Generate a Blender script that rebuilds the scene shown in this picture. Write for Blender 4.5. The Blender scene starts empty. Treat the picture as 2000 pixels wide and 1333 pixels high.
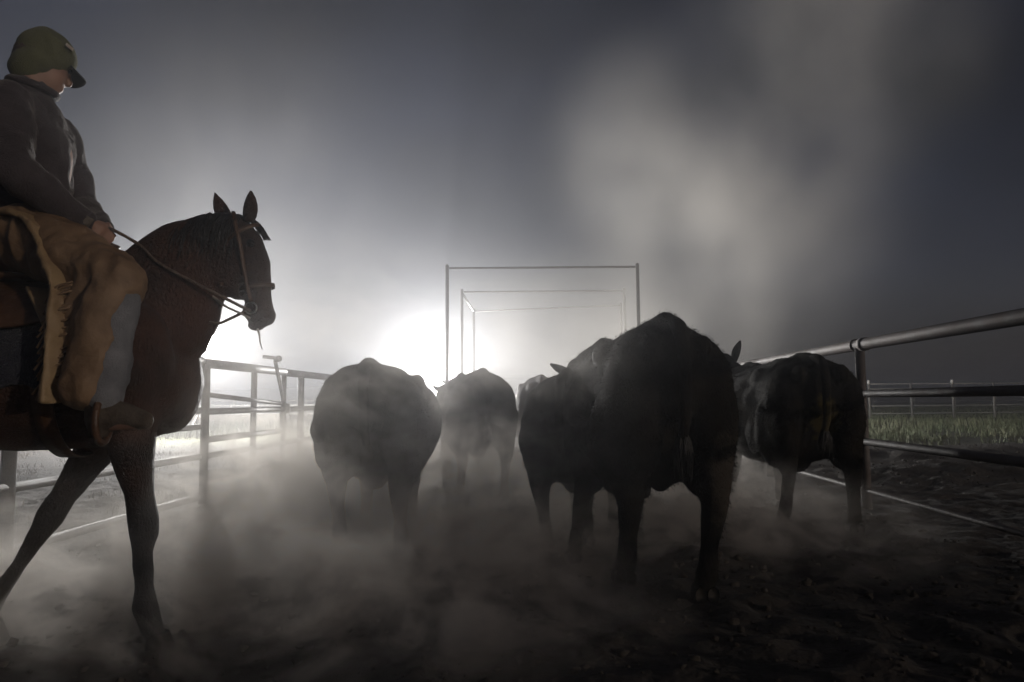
import bpy, bmesh, math, random
import numpy as np
from mathutils import Vector, Matrix, Euler, Quaternion
R = math.radians
random.seed(7); rng = np.random.default_rng(7)
sc = bpy.context.scene
COL = sc.collection

# ------------------------------------------------------------------ camera, world, stand-in sun, exposure
CAM_H = 1.05
cam_d = bpy.data.cameras.new('camera'); cam = bpy.data.objects.new('camera', cam_d); COL.objects.link(cam)
cam.location = (0, 0, CAM_H); cam_d.sensor_width = 36; cam_d.lens = 25.0
cam.matrix_world = Matrix.Translation((0, 0, CAM_H)) @ Euler((R(90 + 4.75), 0, 0)).to_matrix().to_4x4() @ Matrix.Rotation(R(-0.45), 4, 'Z')
cam_d.clip_end = 4000; cam_d.clip_start = 0.05
cam_d.dof.use_dof = False
sc.camera = cam
SUN_EL, SUN_AZ = 7.0, 128.0          # azimuth measured clockwise from +Y; low, to the right and a little behind
world = bpy.data.worlds.new('World'); sc.world = world; world.use_nodes = True
wn = world.node_tree.nodes; wl = world.node_tree.links; wn.clear()
sky = wn.new('ShaderNodeTexSky'); sky.sky_type = 'NISHITA'; sky.sun_disc = False
sky.sun_elevation = R(SUN_EL); sky.sun_rotation = R(SUN_AZ); sky.air_density = 1.0; sky.dust_density = 0.6
hsv = wn.new('ShaderNodeHueSaturation'); hsv.inputs['Saturation'].default_value = 1.0
bg = wn.new('ShaderNodeBackground'); bg.inputs['Strength'].default_value = 0.0075
wo = wn.new('ShaderNodeOutputWorld')
tc = wn.new('ShaderNodeTexCoord'); wmp = wn.new('ShaderNodeMapping'); wmp.inputs['Scale'].default_value = (1, 1, 1.7)
nz = wn.new('ShaderNodeTexNoise'); nz.inputs['Scale'].default_value = 2.1; nz.inputs['Detail'].default_value = 4; nz.inputs['Roughness'].default_value = 0.45
mr = wn.new('ShaderNodeMapRange'); mr.inputs['From Min'].default_value = 0.3; mr.inputs['From Max'].default_value = 0.7
mr.inputs['To Min'].default_value = 0.15; mr.inputs['To Max'].default_value = 2.0
vm = wn.new('ShaderNodeVectorMath'); vm.operation = 'SCALE'
wl.new(tc.outputs['Generated'], wmp.inputs[0]); wl.new(wmp.outputs[0], nz.inputs['Vector']); wl.new(nz.outputs[0], mr.inputs[0])
tint = wn.new('ShaderNodeVectorMath'); tint.operation = 'MULTIPLY'; tint.inputs[1].default_value = (1.06, 0.92, 1.34)
wl.new(sky.outputs[0], hsv.inputs['Color']); wl.new(hsv.outputs[0], tint.inputs[0]); wl.new(tint.outputs[0], vm.inputs[0]); wl.new(mr.outputs[0], vm.inputs['Scale'])
wl.new(vm.outputs[0], bg.inputs['Color']); wl.new(bg.outputs[0], wo.inputs['Surface'])
stand_in_sun_d = bpy.data.lights.new('stand_in_sun', 'SUN'); stand_in_sun = bpy.data.objects.new('stand_in_sun', stand_in_sun_d); COL.objects.link(stand_in_sun)
stand_in_sun_d.energy = 1.0; stand_in_sun_d.angle = R(0.6); stand_in_sun_d.color = (1.0, 0.86, 0.72)  # dim sun standing in for an unseen lamp off to the right
sv = Vector((math.sin(R(SUN_AZ)) * math.cos(R(SUN_EL)), math.cos(R(SUN_AZ)) * math.cos(R(SUN_EL)), math.sin(R(SUN_EL))))
stand_in_sun.rotation_euler = sv.to_track_quat('Z', 'Y').to_euler()
sc.view_settings.view_transform = 'Standard'; sc.view_settings.look = 'None'
sc.view_settings.exposure = 0.0; sc.view_settings.gamma = 1.0; sc.view_settings.use_curve_mapping = False
cy = sc.cycles
cy.use_denoising = True
try: cy.denoiser = 'OPENIMAGEDENOISE'
except Exception: pass
cy.max_bounces = 4; cy.diffuse_bounces = 1; cy.glossy_bounces = 1; cy.transmission_bounces = 2
cy.volume_bounces = 2; cy.volume_step_rate = 1.0; cy.volume_max_steps = 256
cy.sample_clamp_indirect = 3.0
cy.light_sampling_threshold = 0.0
cy.use_adaptive_sampling = True; cy.adaptive_threshold = 0.05; cy.adaptive_min_samples = 16

# ------------------------------------------------------------------ helpers
def link(o, parent=None):
    COL.objects.link(o)
    if parent is not None: o.parent = parent
    return o
def tag(o, label=None, cat=None, group=None, kind=None):
    if label: o['label'] = label
    if cat: o['category'] = cat
    if group: o['group'] = group
    if kind: o['kind'] = kind
    return o
def thing(name, label, cat, loc=(0, 0, 0), rz=0, group=None, scale=1):
    o = bpy.data.objects.new(name, None); o.empty_display_size = 0.1
    o.location = loc; o.rotation_euler = (0, 0, rz); o.scale = (scale,) * 3
    link(o); return tag(o, label, cat, group)
def obj(name, me, mat, parent=None, smooth=True, loc=None, rot=None):
    if isinstance(me, bmesh.types.BMesh):
        bm = me; me = bpy.data.meshes.new(name); bm.to_mesh(me); bm.free()
    if mat is not None and len(me.materials) == 0: me.materials.append(mat)
    if smooth: me.polygons.foreach_set('use_smooth', np.ones(len(me.polygons), bool))
    o = bpy.data.objects.new(name, me)
    if loc is not None: o.location = loc
    if rot is not None: o.rotation_euler = rot
    return link(o, parent)
def frame_of(d):
    d = Vector(d).normalized()
    return d.to_track_quat('Z', 'Y').to_matrix().to_4x4()
def cyl(bm, a, b, r0, r1=None, seg=16, caps=True):
    a = Vector(a); b = Vector(b); r1 = r0 if r1 is None else r1
    m = Matrix.Translation((a + b) / 2) @ frame_of(b - a)
    bmesh.ops.create_cone(bm, cap_ends=caps, cap_tris=False, segments=seg, radius1=r0, radius2=max(r1, 1e-4), depth=(b - a).length, matrix=m)
_SPH = {}
def ball(bm, c, r, rot=None, seg=20):
    if not hasattr(r, '__len__'): r = (r, r, r)
    if seg not in _SPH:
        nv = max(8, seg * 2 // 3); P = [(0, 0, 1)]
        for i in range(1, nv):
            t = math.pi * i / nv
            for k in range(seg): P.append((math.sin(t) * math.cos(2 * math.pi * k / seg), math.sin(t) * math.sin(2 * math.pi * k / seg), math.cos(t)))
        P.append((0, 0, -1)); F = []; I = lambda i, k: 1 + (i - 1) * seg + k % seg
        for k in range(seg): F.append((0, I(1, k), I(1, k + 1))); F.append((len(P) - 1, I(nv - 1, k + 1), I(nv - 1, k)))
        for i in range(1, nv - 1):
            for k in range(seg): F.append((I(i, k), I(i + 1, k), I(i + 1, k + 1), I(i, k + 1)))
        _SPH[seg] = ([Vector(p) for p in P], F)
    P, F = _SPH[seg]
    m = Matrix.Translation(c) @ (rot.to_4x4() if rot is not None else Matrix()) @ Matrix.Diagonal((r[0], r[1], r[2], 1))
    vs = [bm.verts.new(m @ p) for p in P]
    for f in F: bm.faces.new([vs[i] for i in f])
def box(bm, c, s, rot=None):
    m = Matrix.Translation(c) @ (rot.to_4x4() if rot is not None else Matrix()) @ Matrix.Diagonal((s[0], s[1], s[2], 1))
    bmesh.ops.create_cube(bm, size=1, matrix=m)
def chain(bm, pts, seg=16):
    """capsule chain: list of (point, radius)"""
    for i, (p, r) in enumerate(pts):
        ball(bm, p, r, seg=seg)
        if i:
            q, s = pts[i - 1]
            if (Vector(p) - Vector(q)).length > 1e-4: cyl(bm, q, p, s, r, seg=seg)
def loft(bm, secs, n=32):
    """secs: (centre, half width, up, down, exponent, normal-dir (optional))"""
    rings = []
    for s in secs:
        c = Vector(s[0]); w, u, d, e = s[1:5]
        nd = Vector(s[5]).normalized() if len(s) > 5 else Vector((1, 0, 0))
        side = Vector((0, 1, 0)); up = nd.cross(side).normalized()
        if up.z < 0 and abs(up.z) > 1e-3: up = -up
        ring = []
        for k in range(n):
            t = 2 * math.pi * k / n; ct, st = math.cos(t), math.sin(t)
            y = w * math.copysign(abs(ct) ** (2 / e), ct); z = math.copysign(abs(st) ** (2 / e), st)
            z *= u if z > 0 else d
            ring.append(bm.verts.new(c + side * y + up * z))
        rings.append(ring)
    for a, b in zip(rings, rings[1:]):
        for k in range(n):
            bm.faces.new((a[k], a[(k + 1) % n], b[(k + 1) % n], b[k]))
    bm.faces.new(rings[0]); bm.faces.new(list(reversed(rings[-1])))
def tube(bm, pts, r, seg=8, caps=True, r1=None, flat=None):
    """swept tube through points; flat=(w,h) makes a strap"""
    pts = [Vector(p) for p in pts]; n = len(pts); rings = []
    pu = None
    for i, p in enumerate(pts):
        t = (pts[min(i + 1, n - 1)] - pts[max(i - 1, 0)]).normalized()
        if pu is None:
            ref = Vector((0, 0, 1)) if abs(t.z) < 0.9 else Vector((0, 1, 0))
            pu = (ref - t * ref.dot(t)).normalized()
        else:
            pu = (pu - t * pu.dot(t)).normalized()
        sd = t.cross(pu)
        rr = r if r1 is None else r + (r1 - r) * i / (n - 1)
        if flat: ring = [bm.verts.new(p + sd * x * flat[0] + pu * y * flat[1]) for x, y in ((-1, -1), (1, -1), (1, 1), (-1, 1))]
        else: ring = [bm.verts.new(p + (sd * math.cos(2 * math.pi * k / seg) + pu * math.sin(2 * math.pi * k / seg)) * rr) for k in range(seg)]
        rings.append(ring)
    m = len(rings[0])
    for a, b in zip(rings, rings[1:]):
        for k in range(m): bm.faces.new((a[k], a[(k + 1) % m], b[(k + 1) % m], b[k]))
    if caps: bm.faces.new(list(reversed(rings[0]))); bm.faces.new(rings[-1])
def spline(ctrl, n=24):
    c = [Vector(p) for p in ctrl]; c = [c[0] * 2 - c[1]] + c + [c[-1] * 2 - c[-2]]; out = []
    segs = len(c) - 3
    for j in range(n + 1):
        u = j / n * segs; i = min(int(u), segs - 1); t = u - i
        a, b, d, e = c[i:i + 4]
        out.append(0.5 * ((2 * b) + (d - a) * t + (2 * a - 5 * b + 4 * d - e) * t * t + (3 * b - a - 3 * d + e) * t ** 3))
    return out
def _h(ix, iy, iz, s):
    h = (ix.astype(np.int64) * 374761393 + iy.astype(np.int64) * 668265263 + iz.astype(np.int64) * 2147483647 + s * 1274126177) & 0xffffffff
    h = ((h ^ (h >> 13)) * 1274126177) & 0xffffffff
    h = ((h ^ (h >> 16)) * 2246822519) & 0xffffffff
    return ((h ^ (h >> 15)) & 0xffff) / 65535.0
def vnoise(p, s=0):
    i = np.floor(p).astype(np.int64); f = p - i; f = f * f * (3 - 2 * f); r = 0
    for dx in (0, 1):
        wx = f[:, 0] if dx else 1 - f[:, 0]
        for dy in (0, 1):
            wy = f[:, 1] if dy else 1 - f[:, 1]
            for dz in (0, 1):
                wz = f[:, 2] if dz else 1 - f[:, 2]
                r = r + wx * wy * wz * _h(i[:, 0] + dx, i[:, 1] + dy, i[:, 2] + dz, s)
    return r * 2 - 1
def fbm(p, o=4, s=0, g=0.5):
    a, r = 1.0, 0
    for k in range(o):
        r = r + a * vnoise(p * 2 ** k + 17.3 * k, s + k); a *= g
    return r
TMP = bpy.data.scenes.new('tmp')
def remesh(bm, voxel, smooth=6, fac=0.5):
    me = bpy.data.meshes.new('tmp'); bmesh.ops.recalc_face_normals(bm, faces=bm.faces); bm.to_mesh(me); bm.free()
    o = bpy.data.objects.new('tmp', me); TMP.collection.objects.link(o)
    m = o.modifiers.new('r', 'REMESH'); m.mode = 'VOXEL'; m.voxel_size = voxel; m.use_smooth_shade = True
    if smooth:
        m = o.modifiers.new('s', 'SMOOTH'); m.factor = fac; m.iterations = smooth
    TMP.view_layers[0].update(); dg = TMP.view_layers[0].depsgraph
    out = bpy.data.meshes.new_from_object(o.evaluated_get(dg))
    bpy.data.objects.remove(o); bpy.data.meshes.remove(me)
    return out
def displace(me, fn):
    n = len(me.vertices); co = np.empty(n * 3); me.vertices.foreach_get('co', co); co = co.reshape(-1, 3)
    no = np.empty(n * 3, np.float32); me.vertices.foreach_get('normal', no); no = no.reshape(-1, 3)
    co = co + no * fn(co, no)[:, None]; me.vertices.foreach_set('co', co.ravel()); me.update()
    return me
def pipe(name, a, b, r, mat, parent, seg=14):
    bm = bmesh.new(); cyl(bm, a, b, r, seg=seg)
    return obj(name, bm, mat, parent, smooth=True)

# ------------------------------------------------------------------ materials
def mat(name, base, rough=0.6, metal=0.0, base2=None, nscale=4.0, bump=0.0, bscale=30.0, sheen=0.0, detail=4.0, spec=0.5, rvar=0.0, aniso_scale=None, ramp=(0.35, 0.65), stain=None):
    m = bpy.data.materials.new(name); m.use_nodes = True; nt = m.node_tree; n = nt.nodes; l = nt.links
    b = n['Principled BSDF']; b.inputs['Roughness'].default_value = rough; b.inputs['Metallic'].default_value = metal
    b.inputs['Specular IOR Level'].default_value = spec
    b.inputs['Base Color'].default_value = (*base, 1)
    if sheen:
        b.inputs['Sheen Weight'].default_value = sheen; b.inputs['Sheen Roughness'].default_value = 0.4
        b.inputs['Sheen Tint'].default_value = (0.8, 0.75, 0.68, 1)
    tcn = n.new('ShaderNodeTexCoord'); vec = tcn.outputs['Object']
    if aniso_scale:
        mp = n.new('ShaderNodeMapping'); mp.inputs['Scale'].default_value = aniso_scale; l.new(vec, mp.inputs[0]); vec2 = mp.outputs[0]
    else: vec2 = vec
    if base2:
        t = n.new('ShaderNodeTexNoise'); t.inputs['Scale'].default_value = nscale; t.inputs['Detail'].default_value = detail; t.inputs['Roughness'].default_value = 0.6
        l.new(vec, t.inputs['Vector'])
        cr = n.new('ShaderNodeValToRGB'); cr.color_ramp.elements[0].position = ramp[0]; cr.color_ramp.elements[1].position = ramp[1]
        cr.color_ramp.elements[0].color = (*base, 1); cr.color_ramp.elements[1].color = (*base2, 1)
        l.new(t.outputs[0], cr.inputs[0]); col = cr.outputs[0]
        if stain:   # stain = (centre, radii, colour): caked dung or dust with a shape of its own
            (sx, sy, sz), (rx, ry, rz), scol = stain
            mp2 = n.new('ShaderNodeMapping'); mp2.vector_type = 'TEXTURE'; mp2.inputs['Location'].default_value = (sx, sy, sz); mp2.inputs['Scale'].default_value = (rx, ry, rz)
            l.new(vec, mp2.inputs[0]); ln = n.new('ShaderNodeVectorMath'); ln.operation = 'LENGTH'; l.new(mp2.outputs[0], ln.inputs[0])
            t3 = n.new('ShaderNodeTexNoise'); t3.inputs['Scale'].default_value = 14; t3.inputs['Detail'].default_value = 5; l.new(vec, t3.inputs['Vector'])
            ad = n.new('ShaderNodeMath'); ad.operation = 'MULTIPLY_ADD'; ad.inputs[1].default_value = 1.6; l.new(t3.outputs[0], ad.inputs[0]); l.new(ln.outputs['Value'], ad.inputs[2])
            mr2 = n.new('ShaderNodeMapRange'); mr2.inputs['From Min'].default_value = 1.7; mr2.inputs['From Max'].default_value = 1.35; l.new(ad.outputs[0], mr2.inputs[0])
            mx = n.new('ShaderNodeMix'); mx.data_type = 'RGBA'; l.new(mr2.outputs[0], mx.inputs[0]); l.new(col, mx.inputs[6]); mx.inputs[7].default_value = (*scol, 1); col = mx.outputs[2]
        l.new(col, b.inputs['Base Color'])
        if rvar:
            mrr = n.new('ShaderNodeMapRange'); mrr.inputs['To Min'].default_value = rough - rvar; mrr.inputs['To Max'].default_value = rough + rvar
            l.new(t.outputs[0], mrr.inputs[0]); l.new(mrr.outputs[0], b.inputs['Roughness'])
    if bump:
        t2 = n.new('ShaderNodeTexNoise'); t2.inputs['Scale'].default_value = bscale; t2.inputs['Detail'].default_value = 5; l.new(vec2, t2.inputs['Vector'])
        bp = n.new('ShaderNodeBump'); bp.inputs['Strength'].default_value = bump; bp.inputs['Distance'].default_value = 0.02
        l.new(t2.outputs[0], bp.inputs['Height']); l.new(bp.outputs[0], b.inputs['Normal'])
    return m
M = {}
M['pipe'] = mat('weathered_pipe', (0.075, 0.07, 0.066), 0.6, 0.2, (0.06, 0.042, 0.03), 6, 0.25, 60, rvar=0.1)
M['pipe_r'] = mat('oiled_pipe', (0.11, 0.10, 0.098), 0.62, 0.15, (0.09, 0.07, 0.06), 5, 0.2, 60, rvar=0.1)
M['pipe_far'] = mat('far_pipe', (0.12, 0.12, 0.12), 0.6, 0.2, (0.2, 0.19, 0.17), 1)
M['white'] = mat('white_paint', (0.75, 0.75, 0.72), 0.5, 0, (0.5, 0.48, 0.44), 3)
M['steel'] = mat('bright_steel', (0.55, 0.55, 0.55), 0.3, 0.9, (0.3, 0.28, 0.25), 12)
M['concrete'] = mat('concrete', (0.38, 0.35, 0.30), 0.85, 0, (0.26, 0.24, 0.21), 2, 0.3, 12)
hair = dict(bump=0.9, bscale=26, aniso_scale=(3, 9, 2.2))
M['cow_black'] = mat('black_hide', (0.010, 0.0095, 0.009), 0.8, 0, (0.020, 0.016, 0.012), 5, spec=0.05, sheen=0.02, **hair)
M['cow_dung'] = mat('black_hide_caked', (0.010, 0.0095, 0.009), 0.8, 0, (0.020, 0.016, 0.012), 5, spec=0.05, sheen=0.02, stain=((-0.95, -0.03, 0.86), (0.5, 0.14, 0.22), (0.075, 0.058, 0.022)), **hair)
M['cow_mud'] = mat('black_hide_muddy', (0.011, 0.010, 0.009), 0.75, 0, (0.022, 0.018, 0.014), 7, spec=0.05, sheen=0.02, stain=((-0.8, -0.25, 0.55), (0.5, 0.16, 0.3), (0.055, 0.045, 0.035)), **hair)
M['cow_red'] = mat('red_hide', (0.10, 0.045, 0.022), 0.55, 0, (0.06, 0.028, 0.015), 5, sheen=0.15, **hair)
M['hoof'] = mat('hoof_horn', (0.018, 0.015, 0.013), 0.8, 0, (0.035, 0.03, 0.025), 20, spec=0.15)
M['tailhair'] = mat('tail_hair', (0.012, 0.011, 0.010), 0.45, 0, (0.03, 0.025, 0.02), 30)
M['coat_hair'] = mat('coat_hair', (0.012, 0.010, 0.009), 0.95, spec=0.05)
M['eye'] = mat('eye', (0.01, 0.008, 0.006), 0.08)
M['bay'] = mat('bay_coat', (0.07, 0.028, 0.015), 0.55, 0, (0.024, 0.011, 0.007), 3, spec=0.35, sheen=0.03, **hair)
M['mane'] = mat('black_mane', (0.010, 0.008, 0.008), 0.45, 0, (0.02, 0.015, 0.012), 30)
M['jacket'] = mat('dark_jacket', (0.030, 0.024, 0.028), 0.85, 0, (0.045, 0.036, 0.040), 7, 0.5, 160, sheen=0.2)
M['jeans'] = mat('grey_denim', (0.12, 0.125, 0.14), 0.9, 0, (0.20, 0.205, 0.22), 9, 0.4, 200)
M['chaps'] = mat('tan_chaps', (0.13, 0.078, 0.040), 0.7, 0, (0.24, 0.155, 0.09), 6, 0.5, 24)
M['leather'] = mat('dark_leather', (0.05, 0.024, 0.012), 0.45, 0, (0.085, 0.042, 0.02), 9, 0.3, 60)
M['tan_leather'] = mat('pale_saddle_leather', (0.30, 0.21, 0.11), 0.6, 0, (0.20, 0.13, 0.07), 6, 0.3, 50)
M['boot'] = mat('dusty_boot_leather', (0.045, 0.032, 0.024), 0.8, 0, (0.11, 0.09, 0.07), 11, 0.4, 60, spec=0.2)
M['blanket'] = mat('navy_blanket', (0.012, 0.015, 0.03), 0.95, 0, (0.03, 0.033, 0.045), 14, 0.8, 120, sheen=0.2)
M['cap'] = mat('olive_cap', (0.085, 0.088, 0.038), 0.9, 0, (0.065, 0.068, 0.03), 12, 0.5, 200, sheen=0.1)
M['brim'] = mat('black_brim', (0.012, 0.012, 0.013), 0.7)
M['skin'] = mat('skin', (0.26, 0.145, 0.10), 0.6, 0, (0.20, 0.11, 0.075), 9)
M['hairbr'] = mat('brown_hair', (0.04, 0.025, 0.016), 0.6, 0, (0.06, 0.04, 0.03), 40, 0.5, 90)
M['glove'] = mat('work_glove', (0.08, 0.07, 0.06), 0.8, 0, (0.13, 0.11, 0.09), 9, 0.4, 80)
M['strap'] = mat('pale_strap', (0.40, 0.37, 0.33), 0.6, 0, (0.25, 0.2, 0.16), 10)
M['rope'] = mat('rein_rope', (0.16, 0.12, 0.09), 0.8, 0, (0.09, 0.06, 0.05), 40, 0.6, 150)
def emis(name, col, s):
    m = bpy.data.materials.new(name); m.use_nodes = True; b = m.node_tree.nodes['Principled BSDF']
    b.inputs['Base Color'].default_value = (0.8, 0.8, 0.8, 1); b.inputs['Emission Color'].default_value = (*col, 1); b.inputs['Emission Strength'].default_value = s
    return m
M['lens'] = emis('lamp_lens', (1, 0.97, 0.92), 300)

# ------------------------------------------------------------------ ground
def axis(fine0, fine1, step, lo, hi, g=1.07):
    a = list(np.arange(fine0, fine1, step)); s = step; v = a[-1]
    while v < hi: s *= g; v += s; a.append(min(v, hi))
    s = step; v = fine0; pre = []
    while v > lo: s *= g; v -= s; pre.append(max(v, lo))
    return np.array(pre[::-1] + a)
FX = lambda y: 3.08 + 0.04 * y      # right fence line
LX = lambda y: -3.50 + 0.04 * y     # left fence line
def ground_z(x, y):
    p = np.stack([x, y, np.zeros_like(x)], 1)
    inside = 1 / (1 + np.exp(-(np.minimum(x - LX(y), FX(y) - x) + 0.1) * 6))
    near = np.exp(-((x / 14) ** 2 + ((y - 5) / 20) ** 2))
    clod = fbm(p * 5.5, 4, 3, 0.6); clod = np.maximum(clod, -0.25) * 0.030
    hoof = vnoise(p * 3.1 + 40, 9); hoof = -np.clip(hoof - 0.25, 0, 1) * 0.07
    z = near * inside * (clod + hoof)
    q = p.copy(); q[:, 0] = (x * 0.9 + y * 0.28); q[:, 1] = (y - x * 0.25) * 2.6
    ridge = 1 - np.abs(vnoise(q * 0.8 + 3, 21)); ridge = np.clip(ridge - 0.55, 0, 1) ** 1.3 * 0.42
    rough = fbm(p * 7, 4, 31, 0.6) * 0.022
    out = (1 - inside)
    z = z + out * near * (ridge * 0.16 + rough * 1.1)
    mound = np.exp(-((y - 9.6 - 0.3 * np.sin(x * 1.1)) / 0.7) ** 2) * np.clip((x - 4.0) / 1.2, 0, 1) * np.exp(-((x - 8) / 6) ** 2)
    z = z + mound * (0.12 + 0.09 * fbm(p * 3.2, 4, 55, 0.6))
    mound2 = np.exp(-((y - 13.5 - 0.5 * np.sin(x * 0.7)) / 1.0) ** 2) * np.clip((x - 4.5) / 1.5, 0, 1)
    z = z + mound2 * (0.10 + 0.07 * fbm(p * 2.2, 4, 57, 0.6))
    z = z + 0.05 * fbm(p * 0.15, 3, 71) * np.clip((np.hypot(x, y) - 14) / 20, 0, 1)
    return z
xs = axis(-5.2, 5.2, 0.04, -800, 800); ys = axis(1.6, 10.5, 0.04, -800, 800)
gx, gy = np.meshgrid(xs, ys); gz = ground_z(gx.ravel(), gy.ravel())
v = np.stack([gx.ravel(), gy.ravel(), gz], 1); nx, ny = len(xs), len(ys)
idx = np.arange(nx * ny).reshape(ny, nx)
f = np.stack([idx[:-1, :-1], idx[:-1, 1:], idx[1:, 1:], idx[1:, :-1]], -1).reshape(-1, 4)
me = bpy.data.meshes.new('ground'); me.vertices.add(len(v)); me.vertices.foreach_set('co', v.ravel())
me.loops.add(f.size); me.loops.foreach_set('vertex_index', f.ravel()); me.polygons.add(len(f))
me.polygons.foreach_set('loop_start', np.arange(0, f.size, 4)); me.polygons.foreach_set('loop_total', np.full(len(f), 4)); me.update(calc_edges=True)
gm = mat('trampled_dirt', (0.022, 0.017, 0.013), 0.95, 0, (0.055, 0.044, 0.034), 1.7, 1.0, 22, detail=8)
_nt = gm.node_tree; _n = _nt.nodes; _l = _nt.links; _b = _n['Principled BSDF']; _src = _b.inputs['Base Color'].links[0].from_socket
_tc = _n.new('ShaderNodeTexCoord'); _sp = _n.new('ShaderNodeSeparateXYZ'); _l.new(_tc.outputs['Object'], _sp.inputs[0])
_nz = _n.new('ShaderNodeTexNoise'); _nz.inputs['Scale'].default_value = 0.35; _nz.inputs['Detail'].default_value = 5; _l.new(_tc.outputs['Object'], _nz.inputs['Vector'])
_ab = _n.new('ShaderNodeMath'); _ab.operation = 'MULTIPLY_ADD'; _ab.inputs[1].default_value = 9.0; _l.new(_nz.outputs[0], _ab.inputs[0]); _l.new(_sp.outputs['Y'], _ab.inputs[2])
_mr = _n.new('ShaderNodeMapRange'); _mr.inputs['From Min'].default_value = 19.5; _mr.inputs['From Max'].default_value = 23; _l.new(_ab.outputs[0], _mr.inputs[0])
_mx = _n.new('ShaderNodeMix'); _mx.data_type = 'RGBA'; _l.new(_mr.outputs[0], _mx.inputs[0]); _l.new(_src, _mx.inputs[6]); _mx.inputs[7].default_value = (0.055, 0.058, 0.034, 1)
_l.new(_mx.outputs[2], _b.inputs['Base Color'])
obj('ground', me, gm); tag(bpy.data.objects['ground'], kind='structure')
def GZ(x, y): return float(ground_z(np.array([float(x)]), np.array([float(y)]))[0])

# loose clods kicked up in the pen: real lumps, nobody could count them
bm = bmesh.new(); V = []; F = []
ico = bmesh.new(); bmesh.ops.create_icosphere(ico, subdivisions=1, radius=1); iv = np.array([q.co[:] for q in ico.verts]); iff = np.array([[q.index for q in ff.verts] for ff in ico.faces]); ico.free(); bm.free()
N = 5200; cxs = rng.uniform(-3.2, 3.2, N); cys = 1.9 + rng.random(N) ** 1.5 * 9
side = rng.random(N) < 0.28; cxs[side] = rng.uniform(3.6, 10, side.sum()); cys[side] = rng.uniform(8.2, 14.5, side.sum())
czs = ground_z(cxs, cys); rs = 0.008 + rng.random(N) ** 4 * 0.026
ivn = iv[None] * (0.45 + 1.0 * rng.random((N, len(iv), 1))) * rs[:, None, None] * np.array([1, 1, 0.7]) + np.stack([cxs, cys, czs + rs * 0.25], 1)[:, None]
fa = (iff[None] + (np.arange(N) * len(iv))[:, None, None]).reshape(-1, 3)
def mesh_np(name, v, f):
    me = bpy.data.meshes.new(name); v = np.asarray(v, float); f = np.asarray(f); k = f.shape[1]
    me.vertices.add(len(v)); me.vertices.foreach_set('co', v.ravel()); me.loops.add(f.size); me.loops.foreach_set('vertex_index', f.ravel())
    me.polygons.add(len(f)); me.polygons.foreach_set('loop_start', np.arange(0, f.size, k)); me.polygons.foreach_set('loop_total', np.full(len(f), k)); me.update(calc_edges=True)
    return me
o = obj('dirt_clods', mesh_np('dirt_clods', ivn.reshape(-1, 3), fa), mat('clod_dirt', (0.022, 0.017, 0.013), 0.95, 0, (0.05, 0.04, 0.03), 3, 0.5, 60), smooth=False)
tag(o, 'loose brown dirt clods scattered over the trampled pen floor', 'dirt', kind='stuff')

# grass: bent blades of real geometry
def blades(name, label, pos, hts, wid, m):
    n = len(pos); a = rng.uniform(0, 2 * np.pi, n); lean = rng.uniform(0.1, 0.55, n) * hts; la = rng.uniform(0, 2 * np.pi, n)
    z0 = ground_z(pos[:, 0], pos[:, 1]) - 0.01; b = np.stack([pos[:, 0], pos[:, 1], z0], 1)
    s = np.stack([np.cos(a), np.sin(a), 0 * a], 1) * wid[:, None]; L = np.stack([np.cos(la), np.sin(la), 0 * a], 1) * lean[:, None]
    up = np.stack([0 * a, 0 * a, hts], 1)
    v = np.stack([b - s, b + s, b + L * 0.35 + up * 0.6 - s * 0.7, b + L * 0.35 + up * 0.6 + s * 0.7, b + L + up], 1).reshape(-1, 3)
    i = np.arange(n)[:, None] * 5
    f = np.concatenate([i + np.array([[0, 1, 3]]), i + np.array([[0, 3, 2]]), i + np.array([[2, 3, 4]])])
    o = obj(name, mesh_np(name, v, f), m, smooth=False); return tag(o, label, 'grass', kind='stuff')
def patchy(n, x0, x1, y0, y1, sc_, thr, s, pw=1.0):
    x = rng.uniform(x0, x1, n); y = y0 + (y1 - y0) * rng.random(n) ** pw
    k = fbm(np.stack([x * sc_, y * sc_, 0 * x], 1), 3, s) > thr
    return np.stack([x[k], y[k]], 1)
gmat = mat('field_grass', (0.055, 0.08, 0.03), 0.7, 0, (0.13, 0.13, 0.07), 0.5)
dmat = mat('dry_stubble', (0.26, 0.23, 0.17), 0.7, 0, (0.15, 0.13, 0.10), 1.2)
P = np.concatenate([patchy(26000, 7, 34, 16.5, 30, 0.25, -0.5, 5), patchy(60000, 10, 75, 28, 90, 0.12, -0.8, 6), patchy(5000, 4.2, 14, 14, 20, 0.8, 0.15, 7)])
blades('field_grass', 'patchy green pasture grass beyond the right pipe fence', P, rng.uniform(0.05, 0.28, len(P)), rng.uniform(0.006, 0.014, len(P)), gmat)
P = np.concatenate([patchy(26000, -14, -3.5, 5.5, 16, 1.6, 0.22, 8), patchy(9000, -26, -4, 14, 34, 0.3, 0.0, 11)])
P = P[P[:, 0] < LX(P[:, 1]) - 0.25]
blades('dry_grass', 'pale dry grass stubble in rows outside the left gate', P, rng.uniform(0.02, 0.11, len(P)), rng.uniform(0.002, 0.005, len(P)), dmat)
P = patchy(9000, -22, -6, 20, 32, 0.3, -0.3, 13)
blades('weed_strip', 'tall grey green weeds between the gate and far white fence', P, rng.uniform(0.15, 0.5, len(P)), rng.uniform(0.005, 0.012, len(P)), mat('grey_weeds', (0.05, 0.055, 0.04), 0.8, 0, (0.09, 0.09, 0.07), 0.6))

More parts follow.
